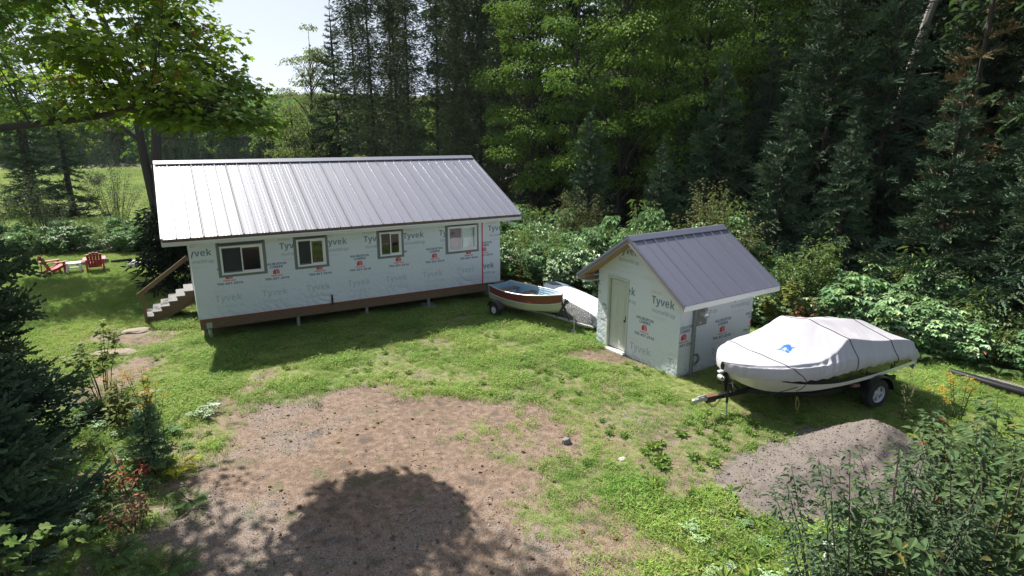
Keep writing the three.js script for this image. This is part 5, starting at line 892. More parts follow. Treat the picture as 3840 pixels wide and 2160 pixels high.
  // left of the clearing
  const spL = spruce({ h: 10.5, r: 1.6, seed: 71, step: 0.42, per: 7, gap: 0.1, tint: [1.2, 1.2, 1.2] });
  [[-33.6, -42, 1.3, 'thin dark spruce at the left edge beyond the lawn'], [-31.6, -43, 1.2, 'second thin spruce from the left edge, with a bare lower trunk'], [-35.6, -45, 1.4, 'spruce behind the pair at the left edge']].forEach(([x, z, s, label], i) => plantTree('thin_spruce', spL, ML.needle, label, 'spruce', x, z, i * 2, s, 'thin spruces left of the clearing'));
  const near = spruce({ h: 4.9, r: 1.75, seed: 81, step: 0.15, per: 9 });
  [[-9.9, -9.6, 1.32, 'near dark spruce at the left edge, tallest of the three'], [-7.7, -6.9, 1.08, 'dark spruce filling the lower left corner'], [-12.3, -12.6, 0.86, 'dark spruce at the left edge behind the tallest near one']].forEach(([x, z, s, label], i) => plantTree('near_spruce', near, ML.needle, label, 'spruce', x, z, i * 2.4, s, 'near spruces at the left edge'));
}
// the two big maples at upper left: crowns given clump by clump
function bigMaple(name, label, base, stems, clumps, leaf, per, seed) {
  const r = rng(seed), t = thing(name, label, 'maple', [base[0], 0, base[1]]), B = new MB(), Lf = new MB(), bk = [0.045, 0.040, 0.035];
  for (const [pts, r0, r1] of stems) B.tube(pts.map((p) => [p[0] - base[0], p[1], p[2] - base[1]]), r0, r1, bk, 9);
  const knots = stems.flatMap(([pts]) => { const c = new THREE.CatmullRomCurve3(pts.map((p) => V3(...p))); return c.getPoints(14).slice(5); });
  for (const [x, y, z, rad, dens = 1] of clumps) {
    const k = knots.reduce((a, b) => (b.distanceToSquared(V3(x, y, z)) + (b.y > y + 0.6 ? 6 : 0) < a.distanceToSquared(V3(x, y, z)) + (a.y > y + 0.6 ? 6 : 0) ? b : a));
    const c = [x - base[0], y, z - base[1]]; B.tube(limbPts([k.x - base[0], k.y, k.z - base[1]], c, r, 0.10, 5), 0.018 * Math.max(0.6, rad), 0.005, bk, 4);
    const bri = noise(x * 0.4, y * 0.4, z * 0.4) + 0.25;
    clump(Lf, r, c, rad, 0.30, Math.round(per * dens * rad * rad), leaf, mix3([0.085, 0.180, 0.030], [0.250, 0.360, 0.024], clamp(bri)), 2, [0, 0, 0], [0.26, 0.17, 0.02, 0.012 + 0.035 * clamp(bri)]);
  }
  mesh('trunk', B.geo(), ML.bark, t); mesh('crown', Lf.geo(), ML.broad, t); return t;
}
{
  const r = rng(101), cl = [];
  // clumps of the near maple: the outer bough
  for (let i = 0; i < 120; i++) { const a = r() * 6.283, q = Math.sqrt(r()), gx = -1.9 + Math.cos(a) * q * 0.92, gz = -7.95 + Math.sin(a) * q * 1.08, y = mix(6.05, 9.8, Math.pow(r(), 1.5)), k = y / 0.745; if (noise(gx * 1.5, gz * 1.5, 5.1) < -0.10 + 0.1 * q) continue; cl.push([gx - 0.467 * k, y, gz - 0.476 * k, 0.42 + 0.35 * r()]); }
  for (let i = 0; i < 70; i++) { const a = r() * 6.283, b = Math.acos(2 * r() - 1), q = Math.cbrt(r()); const x = -6.8 + Math.cos(a) * Math.sin(b) * q * 2.0, y = 8.3 + Math.cos(b) * q * 1.9, z = -9.9 + Math.sin(a) * Math.sin(b) * q * 1.3; if (y < 7.0) continue; cl.push([x, y, z, 0.4 + 0.35 * r()]); }
  for (let i = 0; i < 30; i++) { const a = r() * 6.283, q = Math.sqrt(r()); cl.push([-6.6 + Math.cos(a) * q * 1.25, 6.15 + 0.9 * r(), -10.8 + Math.sin(a) * q * 0.6, 0.4 + 0.3 * r()]); }
  for (let i = 0; i < 34; i++) { const a = r() * 6.283, q = Math.sqrt(r()); cl.push([-10.2 + Math.cos(a) * q * 1.7, 6.5 + 3.0 * r(), -12.2 + Math.sin(a) * q * 1.5, 0.45 + 0.35 * r()]); }
  for (let i = 0; i < 26; i++) { const a = r() * 6.283, q = Math.sqrt(r()); cl.push([-7.6 + Math.cos(a) * q * 1.3, 10.2 + 2.2 * r(), -13.3 + Math.sin(a) * q * 1.2, 0.6]); }
  bigMaple('near_maple', 'maple bough with bright backlit leaves hanging over the yard at upper left', [-13.2, -11.5], [
    [[[-13.2, -0.2, -11.5], [-13.1, 3, -11.5], [-12.6, 6.5, -11.6], [-11, 10, -11.8], [-9.6, 13.5, -12]], 0.32, 0.06], [[[-12.9, 4.6, -11.5], [-10.6, 5.6, -10.7], [-8.6, 5.95, -10.5], [-7.2, 6.1, -10.55], [-6.1, 6.35, -10.7]], 0.10, 0.03],
    [[[-12.4, 7, -11.6], [-9.8, 8.6, -11.4], [-7.6, 9.2, -11.0], [-6.0, 9.0, -10.8]], 0.11, 0.025], [[[-11, 10, -11.8], [-9.0, 9.8, -12.8], [-7.6, 8.6, -13.4], [-6.6, 7.6, -13.6], [-6.0, 6.9, -13.4]], 0.09, 0.02]], cl, 0.122, 150, 7);
  const c2 = [];
  for (let i = 0; i < 190; i++) { const u = r(), w = r(), gx = mix(mix(-21, -13.8, u), mix(-15.5, -11.0, u), w), gz = mix(mix(-23.4, -24.2, u), mix(-17.8, -18.6, u), w), y = mix(6.4, 14, Math.pow(r(), 1.1)), x = gx - 0.627 * y, z = gz - 0.639 * y; if (noise(gx * 0.55, gz * 0.7, 0.2 + y * 0.05) < -0.12) continue; c2.push([x, y, z, 0.7 + 0.5 * r(), 0.8]); }
  for (let i = 0; i < 26; i++) { const a = r() * 6.283, q = Math.sqrt(r()); c2.push([-16.4 + Math.cos(a) * q * 2.0, 7.2 + 5 * r(), -30.4 + Math.sin(a) * q * 1.4, 0.7 + 0.5 * r(), 0.7]); }
  bigMaple('far_maple', 'forked maple behind the left end of the cabin roof, its crown over the lawn', [-16.3, -27.2], [
    [[[-16.1, -0.2, -27.2], [-16.15, 2.2, -27.2], [-16.45, 4.6, -27.3], [-16.9, 8, -27.8], [-18.6, 12.5, -28.5]], 0.30, 0.08], [[[-15.95, -0.2, -27.1], [-15.9, 2.2, -27.1], [-15.85, 4.8, -27.2], [-15.9, 8.5, -28.2], [-16.4, 13, -29]], 0.34, 0.08], [[[-16.6, 5.6, -27.4], [-18.6, 6.8, -27.6], [-21.5, 7.0, -27.6], [-24, 6.8, -28]], 0.14, 0.04]], c2, 0.14, 100, 8);
}
// deep forest behind the edge: one shaded mass
{
  const r = rng(201), a = [], b = [];
  const con = spruce({ h: 16, r: 2.7, seed: 91, step: 0.62, per: 7, boughs: BOUGHLOW }), bro = broadTree({ h: 17, base: 3, rx: 3.6, n: 70, per: 60, leaf: 0.30, col: [0.036, 0.062, 0.018], seed: 95, rad: 1.1, trunk: 0.16 });  // leafy trees coloured much darker than the forest-edge maples
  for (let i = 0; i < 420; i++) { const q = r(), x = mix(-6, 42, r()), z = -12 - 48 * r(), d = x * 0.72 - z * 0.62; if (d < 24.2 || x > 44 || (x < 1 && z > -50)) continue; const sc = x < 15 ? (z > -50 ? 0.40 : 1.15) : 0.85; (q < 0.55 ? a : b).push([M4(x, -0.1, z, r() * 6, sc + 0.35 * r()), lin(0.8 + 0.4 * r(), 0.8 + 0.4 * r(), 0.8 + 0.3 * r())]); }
  const strip = (g) => { const p = new MB(); return p; };
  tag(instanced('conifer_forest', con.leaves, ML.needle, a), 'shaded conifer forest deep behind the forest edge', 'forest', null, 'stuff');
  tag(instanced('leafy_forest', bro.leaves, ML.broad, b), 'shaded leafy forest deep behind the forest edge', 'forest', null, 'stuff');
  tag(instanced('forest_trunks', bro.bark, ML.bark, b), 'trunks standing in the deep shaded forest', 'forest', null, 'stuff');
  // far side of the marsh
  const low = spruce({ h: 12, r: 1.9, seed: 97, step: 0.8, per: 6, boughs: BOUGHLOW });
  const belt = [], belt2 = [], tam = spruce({ h: 11, r: 1.6, seed: 98, step: 0.9, per: 6, boughs: BOUGHLOW, tint: [1.7, 1.6, 1.2] });
  for (let i = 0; i < 620; i++) { const t = r(), x = mix(-150, -30, t), zc = -118 - 62 * sstep(x, -88, -62) + 6 * noise(x * 0.07, 3), z = zc - 48 * Math.pow(r(), 1.5); (x > -80 + 20 * noise(x * 0.1, z * 0.1) && r() < 0.75 ? belt2 : belt).push([M4(x, gh(x, z) - 0.3, z, r() * 6, 0.34 + 0.55 * r() * r() + 0.1 * r()), lin(0.8 + 0.5 * r(), 0.8 + 0.5 * r(), 0.8 + 0.5 * r())]); }
  tag(instanced('spruce_belt', low.leaves, ML.needle, belt), 'dark belt of spruces along the far edge of the marsh', 'forest', null, 'stuff');
  tag(instanced('tamarack_belt', tam.leaves, ML.needle, belt2), 'paler belt of tamaracks along the far edge of the marsh', 'forest', null, 'stuff');
  const hb = broadTree({ h: 11, base: 1, rx: 4.2, n: 34, per: 26, leaf: 0.9, col: G.leaf, seed: 99, rad: 1.6, trunk: 0.15 }), hl = [];
  for (let i = 0; i < 4200; i++) { const th = mix(-1.2, 0.1, r()), k = Math.pow(r(), 0.8), rr = mix(178, 510, k); hl.push([M4(Math.sin(th) * rr, -3 + hillH(th, k), -Math.cos(th) * rr, r() * 6, 0.8 + 0.6 * r()), lin(0.75 + 0.6 * r(), 0.8 + 0.4 * r(), 0.8 + 0.5 * r())]); }
  tag(instanced('hill_forest', hb.leaves, ML.broad, hl), 'hazy leafy forest on the far hills', 'forest', null, 'stuff');
  // single trees that stand out in the marsh
  [[-66, -118, 0.62, 'small dark spruce alone in the marsh left of the cabin roof'], [-77, -152, 0.8, 'pointed dark spruce at the marsh edge above the ridge, left one of the close pair'], [-72.5, -154, 0.55, 'shorter spruce at the marsh edge, right one of the close pair'], [-70, -160, 1.05, 'broad dark spruce at the marsh edge right of the close pair'], [-62, -165, 0.7, 'small spruce at the marsh edge nearest the lone light tree']].forEach(([x, z, s, label], i) => plantTree('marsh_spruce', low, ML.needle, label, 'spruce', x, z, i, s, 'single spruces at the marsh edge'));
}
// shrubs
{
  const bushA = shrub({ h: 4.3, r: 2.3, stems: 46, per: 95, leaf: 0.105, col: [0.135, 0.165, 0.050], seed: 5, open: 0.2, odd: [0.15, 0.12, 0.04, 0.12] });
  plantShrub('viburnum_bush', bushA, 'large yellowish-green bush behind the shed roof', 'bush', 7.0, -20.6);
  plantShrub('viburnum_bush', bushA, 'smaller pale bush just right of the cabin, before the dark forest', 'bush', 3.0, -26.0, 2.2, 0.85);
  const bushB = shrub({ h: 2.7, r: 1.1, stems: 26, per: 80, leaf: 0.12, col: [0.11, 0.18, 0.04], seed: 9, open: 0.2 });
  plantShrub('leafy_bush', bushB, 'fresh green bush right of the shed eave', 'bush', 9.2, -18.2); plantShrub('leafy_bush', bushB, 'upright grey-green bush behind the fresh green one right of the shed', 'bush', 9.9, -19.0, 1.3, 1.1);
  plantShrub('young_maple', shrub({ h: 1.9, r: 0.8, stems: 9, per: 40, leaf: 0.15, col: [0.15, 0.19, 0.025], seed: 12, kind: 2, wid: 1, open: 0.3 }), 'lime-green young maple beside the shed eave', 'sapling', 8.4, -17.6);
  plantShrub('reddish_bush', shrub({ h: 1.25, r: 0.7, stems: 14, per: 34, leaf: 0.11, col: [0.12, 0.12, 0.04], seed: 15, odd: [0.34, 0.12, 0.06, 0.4] }), 'low bush with orange-pink leaves above the covered motorboat', 'bush', 8.7, -16.9);
  const alder = shrub({ h: 4.6, r: 2.0, stems: 30, per: 90, leaf: 0.11, col: [0.085, 0.125, 0.048], seed: 18, open: 0.22, bark: [0.075, 0.065, 0.055] });
  plantShrub('alder_bush', alder, 'round grey-green alder bush standing at the marsh edge left of the roof', 'bush', -25.6, -38.5);
  plantShrub('alder_bush', alder, 'dark alder bush below the thin spruces at the left edge', 'bush', -24.9, -31.6, 2, 0.85); plantShrub('alder_bush', alder, 'dark bush in shade at the far left picture edge', 'bush', -27.6, -31.4, 3.6, 0.85);
  plantShrub('willow_bush', shrub({ h: 2.9, r: 1.7, stems: 26, per: 85, leaf: 0.10, col: [0.12, 0.17, 0.065], seed: 21, open: 0.15, wid: 0.4 }), 'pale willow bush touching the left roof edge', 'bush', -19.4, -33.2);
  plantShrub('marsh_bush', shrub({ h: 2.6, r: 2.0, stems: 26, per: 30, leaf: 0.22, col: [0.05, 0.05, 0.035], seed: 24 }), 'small dark round bush out in the marsh', 'bush', -58, -84);
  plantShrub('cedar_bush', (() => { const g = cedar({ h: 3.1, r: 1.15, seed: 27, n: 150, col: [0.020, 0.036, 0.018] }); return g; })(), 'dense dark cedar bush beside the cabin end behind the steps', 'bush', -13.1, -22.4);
  // front right corner, near the lens
  plantShrub('willow_sapling', shrub({ h: 3.1, r: 1.1, even: 1, stems: 30, per: 160, leaf: 0.08, col: [0.068, 0.115, 0.054], seed: 31, open: 0.18, wid: 0.42 }), 'dark willow sapling with small narrow leaves before the gravel heap', 'sapling', 3.45, -4.8);
  plantShrub('willow_sapling', shrub({ h: 2.2, r: 1.0, even: 1, stems: 34, per: 150, leaf: 0.08, col: [0.070, 0.118, 0.055], seed: 33, open: 0.12, wid: 0.42 }), 'lower willow sapling at the bottom edge right of the white stake', 'sapling', 4.2, -5.3);
  plantShrub('alder_sapling', shrub({ h: 3.5, r: 1.25, even: 1, stems: 26, per: 110, leaf: 0.12, col: [0.075, 0.130, 0.045], seed: 36, open: 0.25, wid: 0.56, odd: [0.16, 0.15, 0.04, 0.05] }), 'broad-leaved sapling with long leafy shoots at the lower right corner', 'sapling', 4.35, -4.6);
  plantShrub('alder_sapling', shrub({ h: 2.9, r: 1.2, even: 1, stems: 34, per: 110, leaf: 0.115, col: [0.080, 0.135, 0.048], seed: 38, open: 0.1, wid: 0.56, odd: [0.30, 0.07, 0.03, 0.004] }), 'broad-leaved sapling at the right picture edge behind the corner one', 'sapling', 5.9, -6.2);
  // left
  plantShrub('maple_sapling', shrub({ h: 1.9, r: 0.75, stems: 8, per: 34, leaf: 0.13, col: [0.12, 0.17, 0.02], seed: 41, kind: 2, wid: 1, open: 0.3 }), 'lime-green maple sapling in the sun beside the dark spruce', 'sapling', -9.4, -12.7);
  plantShrub('maple_sapling', shrub({ h: 2.0, r: 0.8, stems: 8, per: 22, leaf: 0.13, col: [0.105, 0.180, 0.026], seed: 43, kind: 2, wid: 1, open: 0.3 }), 'shaded maple sapling in the lower left corner', 'sapling', -5.7, -5.7);
  plantShrub('maple_sapling', shrub({ h: 1.2, r: 0.5, stems: 6, per: 24, leaf: 0.11, col: [0.13, 0.16, 0.025], seed: 45, kind: 2, wid: 1, open: 0.2 }), 'small maple sapling with yellow-tinged leaves at the foot of the dark spruces', 'sapling', -8.1, -11.2);
  const pine = spruce({ h: 1.25, r: 0.45, seed: 46, step: 0.12, per: 6, trunk: 0.014, tint: [1.9, 1.9, 1.7] }); plantTree('pine_sapling', pine, ML.needle, 'small bluish pine sapling among the weeds left of the driveway', 'sapling', -6.35, -9.45, 0);
  plantShrub('red_leaf_shrub', shrub({ h: 0.75, r: 0.5, stems: 9, per: 22, leaf: 0.10, col: [0.42, 0.13, 0.08], seed: 48, odd: [0.08, 0.1, 0.03, 0.35] }), 'low shrub with red-brown leaves under the pine sapling', 'shrub', -6.55, -9.0);
  plantShrub('red_leaf_shrub', shrub({ h: 0.6, r: 0.45, stems: 8, per: 20, leaf: 0.09, col: [0.32, 0.15, 0.09], seed: 49, odd: [0.08, 0.1, 0.03, 0.3] }), 'brownish withered shrub in the weed bed, nearest the bottom edge', 'shrub', -5.7, -7.9);
}
// ferns, goldenrod and brambles
function fern(seed, n, L, col) {
  const r = rng(seed), mb = new MB();
  for (let i = 0; i < n; i++) {
    const a = (i + 0.6 * r()) / n * 6.283, l = L * (0.75 + 0.4 * r()), ca = Math.cos(a), sa = Math.sin(a), P = (t) => [ca * l * t * 0.85, l * (0.95 * t - 0.78 * t * t) + 0.03, sa * l * t * 0.85];
    for (let k = 2; k < 17; k++) { const t = k / 17, p = P(t), w = l * 0.24 * Math.sin(Math.PI * Math.pow(t, 0.7)) + 0.01, q = tintOf(r, col, 0.15); for (const s of [-1, 1]) blade(mb, p, [-sa * s + ca * 0.45, -0.12, ca * s + sa * 0.45], [ca * 0.4, 1, sa * 0.4], w, w * 0.3, q, 0, 0.03, 0.1); }
    for (let k = 0; k < 6; k++) { const A = P(k / 6), Bq = P((k + 1) / 6); mb.tri(A, Bq, [A[0], A[1] - 0.006, A[2]], [0.06, 0.07, 0.02]); }
  }
  return mb.geo();
}
{
  const f = fern(3, 9, 0.62, [0.10, 0.18, 0.05]), fy = fern(5, 7, 0.55, [0.40, 0.42, 0.03]), add = (name, g, label, x, z, s = 1, turn = 0, group) => { const m = mesh(name, g, ML.herb); m.position.set(x, gh(x, z), z); m.scale.setScalar(s); m.rotation.y = turn; tag(m, label, 'fern', group); };
  add('yellow_fern', fy, 'bright yellow fern beside the pine sapling', -5.95, -9.5, 1);
  [[-6.7, -8.6, 1, 'green fern in the weed bed left of the driveway, near the red-brown shrub'], [-5.2, -8.5, 0.8, 'lone fern at the left edge of the bare earth'], [-4.7, -6.9, 1.1, 'shaded fern at the bottom edge left of the driveway'], [-6.3, -7.9, 1, 'fern half in spruce shade in the weed bed'], [-5.6, -7.2, 1, 'fern near the bottom edge in the weed bed'], [11.0, -15.1, 1.5, 'pale arching fern behind the stern of the covered motorboat'], [11.9, -14.9, 1.5, 'pale fern right of the one behind the motorboat stern'], [10.3, -15.6, 1.3, 'fern close behind the motorboat cover'], [12.4, -14.0, 1.3, 'fern beside the black pipe'], [-7.2, -10.2, 0.9, 'bluish fern beneath the tallest near spruce']].forEach(([x, z, s, l], i) => add('fern', f, l, x, z, s, i * 1.1, 'ferns'));
  const golden = (seed, h) => { const r = rng(seed), Lf = new MB(), F = new MB(); for (let i = 0; i < 7; i++) { const a = r() * 6.28, R = 0.22 * r(), H = h * (0.75 + 0.35 * r()), top = [Math.cos(a) * R * 1.6, H, Math.sin(a) * R * 1.6], b = [Math.cos(a) * R * 0.5, 0, Math.sin(a) * R * 0.5]; Lf.tube([b, top], 0.006, 0.003, [0.06, 0.075, 0.03], 4); for (let k = 2; k < 15; k++) { const t = k / 15.5, q = k * 2.4; blade(Lf, [mix(b[0], top[0], t), H * t, mix(b[2], top[2], t)], [Math.cos(q), 0.35, Math.sin(q)], [0, 1, 0.2], 0.10 * (1.1 - 0.5 * t), 0.022, tintOf(r, [0.055, 0.10, 0.03], 0.2), 0); } for (let k = 0; k < 26; k++) { const q = r() * 6.28, u = r(); blade(F, [top[0] + Math.cos(q) * 0.07 * u, H - 0.06 + 0.09 * r(), top[2] + Math.sin(q) * 0.07 * u], [Math.cos(q), 0.3, Math.sin(q)], [r(), 1, r()], 0.03, 0.018, [0.55, 0.36, 0.015], 0); } } return [Lf.geo(), F.geo()]; };
  const gA = golden(7, 0.8), plant = (label, x, z, s, turn) => { const t = thing('goldenrod', label, 'goldenrod', [x, gh(x, z), z], turn, 'goldenrod plants'); t.scale.setScalar(s); mesh('stem', gA[0], ML.herb, t); mesh('flower_head', gA[1], ML.herb, t); };
  [['goldenrod in flower beside the low grey rock', -8.0, -12.0, 1.1], ['goldenrod in flower at the driveway edge, left of the white flat stone', -7.5, -11.3, 1], ['goldenrod with few flowers above the pine sapling', -7.1, -10.6, 1.15], ['goldenrod in flower close to the near spruce', -8.4, -11.6, 1], ['goldenrod in flower behind the gravel heap', 8.9, -11.3, 0.95], ['goldenrod at the end of the motorboat shadow', 9.5, -11.6, 1.1], ['goldenrod flowering in the brush beyond the fire place', -16.2, -29.4, 1.7]].forEach(([l, x, z, s], i) => plant(l, x, z, s, i));
  { const r = rng(17), a = new MB(), h = new MB(); a.tube([[0, 0, 0], [0.01, 0.5, 0]], 0.01, 0.006, [0.12, 0.10, 0.05], 5); for (let i = 0; i < 110; i++) { const y = 0.42 + 0.55 * r(), w = 0.17 * Math.sin(Math.PI * clamp((y - 0.36) / 0.64)), q = r() * 6.28; blade(h, [Math.cos(q) * w * 0.5, y, Math.sin(q) * w * 0.5], [Math.cos(q), 0.8, Math.sin(q)], [r() - 0.5, 1, r() - 0.5], 0.05, 0.02, tintOf(r, [0.20, 0.19, 0.10], 0.3), 0); } for (let k = 0; k < 12; k++) blade(h, [0, 0.04 * k, 0], [Math.cos(k * 2.4), 0.3, Math.sin(k * 2.4)], [0, 1, 0], 0.16, 0.04, [0.08, 0.10, 0.04], 0); const t = thing('seed_plant', 'tall straw-coloured seed head beside the motorboat wheel', 'weed', [8.05, 0.15, -11.25]); mesh('stem', a.geo(), ML.herb, t); mesh('seed_head', h.geo(), ML.herb, t); }
}
{   // brambles and brush: masses nobody could count
  const cane = (seed, h, n, leaf, col, odd, wid = 0.62, trip = [-0.9, 0, 0.9]) => { const r = rng(seed), mb = new MB(); for (let c = 0; c < 5; c++) { const a = r() * 6.28, R = 0.38 * Math.sqrt(r()), H = h * (0.7 + 0.4 * r()); const P = (t) => [Math.cos(a) * (R * 0.3 + R * t * t), H * (t - 0.12 * t * t * t), Math.sin(a) * (R * 0.3 + R * t * t)]; for (let k = 0; k < 5; k++) { const A = P(k / 5), Bq = P((k + 1) / 5); mb.tri(A, Bq, [A[0] + 0.012, A[1], A[2]], [0.08, 0.06, 0.035]); } for (let i = 0; i < n; i++) { const t = 0.18 + 0.82 * Math.pow(r(), 0.6), p = P(t), q = r() * 6.28, d = [Math.cos(q), 0.1 - 0.3 * r(), Math.sin(q)], s = 0.07 + 0.10 * r(); const e = [p[0] + d[0] * s, p[1] + d[1] * s + 0.02, p[2] + d[2] * s], L = leaf * (0.7 + 0.6 * r()), k = odd && r() < odd[3] ? tintOf(r, odd, 0.2) : tintOf(r, col, 0.22); for (const w of trip) { const cw = Math.cos(w), sw = Math.sin(w), dd = [d[0] * cw - d[2] * sw, d[1] - 0.25, d[0] * sw + d[2] * cw]; blade(mb, e, dd, [(r() - 0.5) * 0.5, 1, (r() - 0.5) * 0.5], L, L * wid, k, 0, 0.10, 0.15); } } } return mb.geo(); };
  const can = [cane(1, 1.35, 17, 0.125, [0.20, 0.33, 0.15]), cane(2, 1.5, 17, 0.135, [0.18, 0.31, 0.125], [0.14, 0.13, 0.03, 0.06]), cane(3, 1.2, 17, 0.115, [0.22, 0.33, 0.165], [0.22, 0.09, 0.04, 0.02]), cane(4, 1.75, 34, 0.12, [0.17, 0.26, 0.07], [0.30, 0.26, 0.10, 0.08], 0.22, [0]), cane(5, 1.0, 9, 0.21, [0.16, 0.29, 0.085], null, 0.8, [-1, 0.1, 1.1])];  // leaf colours lifted: the waxy sun sheen is put into them
  const r = rng(303);
  const mass = (name, label, n, where, hMul) => { const lists = [[], [], [], [], []]; for (let i = 0; i < n; i++) { const p = where(r); if (!p) continue; const s = hMul * (0.75 + 0.5 * r()) * (0.85 + 0.4 * noise(p[0] * 0.5, p[1] * 0.5)), q = 0.8 + 0.45 * r(); lists[[0, 1, 2, 3, 0, 4, 1, 2][i % 8]].push([M4(p[0], gh(p[0], p[1]) - 0.05, p[1], r() * 6.28, s * 1.05, s * (p[2] ?? 1), 0, 0), lin(q, q, q)]); } const t = thing(name, label, 'brush'); t.userData.kind = 'stuff'; lists.forEach((l, i) => l.length && tag(instanced('canes', can[i], i === 0 || i === 2 ? ML.gloss : ML.herb, l, t), null, null, null, 'stuff')); };
  const along = (pts, depth) => (q) => { const f = q() * (pts.length - 1), i = Math.min(pts.length - 2, f | 0), t = f - i, a = pts[i], b = pts[i + 1], dx = b[0] - a[0], dz = b[1] - a[1], l = Math.hypot(dx, dz), d = q() * depth; return [mix(a[0], b[0], t) + dz / l * -d * -1, mix(a[1], b[1], t) + -dx / l * d, mix(a[2] ?? 1, b[2] ?? 1, t) * (1 + 0.10 * d)]; };
  mass('right_bramble_brush', 'sunlit bramble brush along the forest edge behind the covered motorboat', 820, along([[7.3, -17.9, 0.8], [9.0, -17.2, 0.85], [10.6, -15.7, 0.9], [12.1, -14.3, 0.9], [13.4, -12.3, 0.85], [14.6, -10.0, 0.85], [16.2, -7.5, 0.9]], 3.8), 1.22);
  mass('middle_bramble_brush', 'sunlit bramble brush between the cabin end and the shed', 560, along([[-3.0, -27.6, 1.0], [-1.6, -25.6, 1.05], [0.2, -23.4, 1.1], [1.6, -21.9, 1.15], [3.4, -20.5, 1.2], [5.4, -19.2, 1.2], [7.0, -18.2, 1.1]], 4.0), 1.25);
  mass('left_bramble_brush', 'sunlit bramble brush beyond the red chairs and fire place', 560, along([[-29.5, -27.2, 1], [-25.5, -28.4, 1], [-21, -29.2, 1], [-17.4, -29.4, 1], [-14.2, -29.2, 0.9], [-12.2, -29.8, 0.9]], 2.6), 1.0);
  mass('undergrowth', 'low weeds and brambles in the lower right corner', 90, (q) => { const x = mix(2.6, 7.5, q()), z = -5.0 - 3.0 * q(); return x > 2.2 + (z + 8) * 0.2 && pileH(x, z) < 0.02 ? [x, z, 0.5] : null; }, 0.36);
  mass('dark_weed_bed', 'shaded weeds under the near spruces at the lower left', 90, (q) => [mix(-9.5, -6.2, q()), mix(-12, -6, q()), 0.7], 0.42);
}
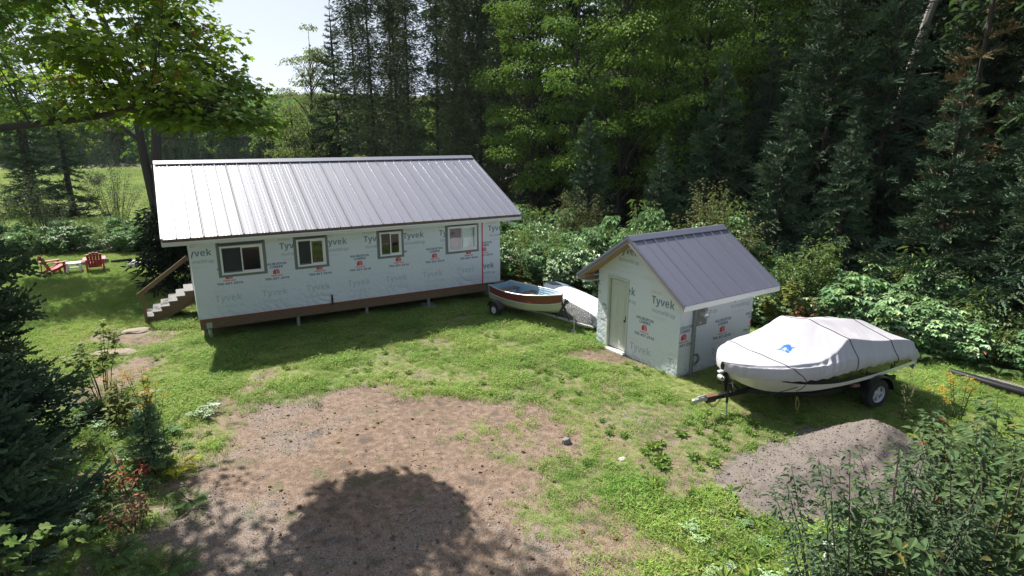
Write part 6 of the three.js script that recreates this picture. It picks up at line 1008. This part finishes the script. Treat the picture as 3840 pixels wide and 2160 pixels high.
// grass
{
  const tuft = (seed, n, h, spread, w) => { const r = rng(seed), mb = new MB(); for (let i = 0; i < n; i++) { const a = r() * 6.28, R = spread * Math.sqrt(r()), b = [Math.cos(a) * R, -0.005, Math.sin(a) * R], q = r() * 6.28, l = h * (0.6 + 0.7 * r()), bend = 0.25 + 0.75 * r(), m = [b[0] + Math.cos(q) * l * 0.25 * bend, l * 0.6, b[2] + Math.sin(q) * l * 0.25 * bend], e = [b[0] + Math.cos(q) * l * 0.85 * bend, l * (1 - 0.35 * bend), b[2] + Math.sin(q) * l * 0.85 * bend], s = [-Math.sin(q) * w, 0, Math.cos(q) * w], k = tintOf(r, [1, 1, 1], 0.18); mb.tri([b[0] - s[0], b[1], b[2] - s[2]], [b[0] + s[0], b[1], b[2] + s[2]], m, k); mb.tri([m[0] - s[0] * 0.8, m[1], m[2] - s[2] * 0.8], [m[0] + s[0] * 0.8, m[1], m[2] + s[2] * 0.8], e, k); } return mb.geo(); };
  const tA = tuft(1, 13, 0.075, 0.07, 0.0045), tB = tuft(2, 22, 0.10, 0.16, 0.008), tM = tuft(3, 26, 0.75, 0.55, 0.022);
  const r = rng(404), near = [], far = [], marsh = [];
  const inCabin = (x, z) => { const a = (x + 8.957) * 0.873 - (z + 16.351) * 0.488, c = (x + 8.957) * 0.488 + (z + 16.351) * 0.873; return a > 0 && a < 9.75 && c < -0.6 && c > -7.3; }, inShed = (x, z) => { const a = (x - 4.0793) * 0.5455 + (z + 13.7963) * 0.838, c = -(x - 4.0793) * 0.838 + (z + 13.7963) * 0.5455; return a < 0.02 && a > -3.05 && c < 0.02 && c > -2.8; };
  const gcol = (x, z) => { const n = clamp(0.5 + fbm(x * 0.5, z * 0.5, 3, 1.1) * 1.3 + (r() - 0.5) * 0.5), c = mix3([0.140, 0.290, 0.042], [0.300, 0.420, 0.090], n); return lin(...(r() < 0.16 ? mix3(c, [0.42, 0.35, 0.17], 0.7) : c)); };
  for (let i = 0; i < 150000; i++) { const x = mix(-11, 12.5, r()), z = -4.5 - 16.5 * r(); if (inCabin(x, z) || inShed(x, z) || pileH(x, z) > (r() < 0.06 ? 0.16 : 0.02) || forestField(x, z) > 0.5) continue; const d = dirtField(x, z) + 0.35 * fbm(x * 3.1, z * 3.1, 2, 7.7); if (d > 0.05 + 0.85 * Math.pow(r(), 1.5)) continue; const s = (0.55 + 0.75 * r() + (r() < 0.07 ? 0.7 : 0)) * (0.7 + 0.8 * clamp(0.5 + 1.6 * noise(x * 0.9, z * 0.9, 3.3))); near.push([M4(x, Math.max(gh(x, z), pileY(x, z)), z, r() * 6.28, s), gcol(x, z)]); }
  for (let i = 0; i < 42000; i++) { const x = mix(-31, -8.5, r()), z = -14 - 15.5 * r(); if (inCabin(x, z) || (x > -11 && z > -21)) continue; const d = dirtField(x, z); if (d > 0.4) continue; const s = 0.6 + 0.7 * r(); far.push([M4(x, gh(x, z), z, r() * 6.28, s), gcol(x, z)]); }
  for (let i = 0; i < 26000; i++) { const z = -34 - 110 * Math.pow(r(), 1.4), x = z * mix(0.30, 0.98, r()) ; if (-x - z * 0.55 < 36 || z < -118 - 50 * sstep(x, -88, -62)) continue; const s = (0.5 + 0.6 * r()) * (1 - z * 0.002), n = clamp(0.5 + 1.6 * fbm(x * 0.05, z * 0.11, 4, 3.3) + (r() - 0.5) * 0.4), c = mix3([0.15, 0.26, 0.045], [0.30, 0.36, 0.09], n); marsh.push([M4(x, gh(x, z) - 0.02, z, r() * 6.28, s * 1.3, s * 0.8), lin(...c)]); }
  tag(instanced('yard_grass', tA, ML.grass, near), 'short patchy grass of the yard round the bare earth', 'grass', null, 'stuff');
  tag(instanced('lawn_grass', tB, ML.grass, far), 'mown lawn left of the cabin round the red chairs', 'grass', null, 'stuff');
  tag(instanced('marsh_grass', tM, ML.grass, marsh), 'yellowish sedge and grass of the open marsh', 'grass', null, 'stuff');
  const fl = new MB(); blade(fl, [-0.5, 0.1, 0], [1, 0.1, 0], [0.1, 1, 0.2], 1, 0.9, [1, 1, 1], 2, 0.25, 0.2); const fall = []; for (let i = 0; i < 420; i++) { const x = mix(-9.5, 7, r()), z = -4.5 - 13 * r(); if (inCabin(x, z) || inShed(x, z) || pileH(x, z) > 0) continue; const c = r() < 0.10 ? [0.24, 0.09, 0.05] : r() < 0.3 ? [0.22, 0.17, 0.06] : [0.14, 0.095, 0.055]; fall.push([M4(x, gh(x, z) + 0.012 + 0.02 * r(), z, r() * 6.28, 0.045 + 0.045 * r(), 0.05, (r() - 0.5) * 0.6, (r() - 0.5) * 0.6), lin(...c)]); }
  tag(instanced('fallen_leaves', fl.geo(), ML.grass, fall), 'few fallen leaves lying on the earth and grass', 'leaves', null, 'stuff');
  const ros = (() => { const q = rng(6), mb = new MB(); for (let i = 0; i < 9; i++) { const a = i * 2.4, l = 0.06 + 0.05 * q(); blade(mb, [0, 0.004, 0], [Math.cos(a), 0.45 + 0.3 * q(), Math.sin(a)], [0, 1, 0], l, l * 0.42, tintOf(q, [1, 1, 1], 0.15), 0, 0.08, 0.25); } return mb.geo(); })(), weeds = [];
  for (let i = 0; i < 11000; i++) { const x = mix(-9.5, 12.5, r()), z = -5 - 14 * r(); if (inCabin(x, z) || inShed(x, z) || pileH(x, z) > 0.1 * r() + 0.02) continue; const d = dirtField(x, z), right = sstep(x, 1.5, 3.2) * sstep(-z, 13, 9); if (r() > 0.14 + 0.55 * right || d > 0.35 + 0.45 * r() * r()) continue; const s = (0.6 + 0.9 * r()) * (1 + 0.5 * right), k = mix3([0.09, 0.19, 0.028], [0.21, 0.30, 0.05], r()); weeds.push([M4(x, gh(x, z) + 0.01, z, r() * 6.28, s), lin(...k)]); }
  tag(instanced('clover_and_plantain', ros, ML.grass, weeds), 'low broad-leaved weeds among the yard grass', 'weeds', null, 'stuff');
  // a few tufts that stand alone on the bare earth
  const big = tuft(9, 60, 0.13, 0.16, 0.006); [['bright grass tuft alone in the upper part of the bare earth', -4.35, -12.2, 1.1, [0.085, 0.15, 0.025]], ['dark weed tuft alone on the bare earth near its right edge', 1.04, -9.5, 0.62, [0.04, 0.06, 0.02]], ['grass tuft on the left of the bare earth, first of two close together', -6.75, -10.9, 0.75, [0.085, 0.14, 0.025]], ['grass tuft on the left of the bare earth, the one nearer the fern', -6.2, -10.75, 0.6, [0.085, 0.14, 0.025]]].forEach(([l, x, z, s, c], i) => { const m = mesh('grass_tuft', big, phys(lin(...c), 0.75, { vertexColors: true, transmission: 0.35, thickness: 0, side: THREE.DoubleSide })); m.position.set(x, gh(x, z) + 0.004, z); m.scale.setScalar(s); m.rotation.y = i; tag(m, l, 'grass tuft', 'lone grass tufts'); });
}
scene.fog = new THREE.FogExp2(new THREE.Color(0.78, 0.86, 0.95), 0.0001);

renderer.render(scene, camera);
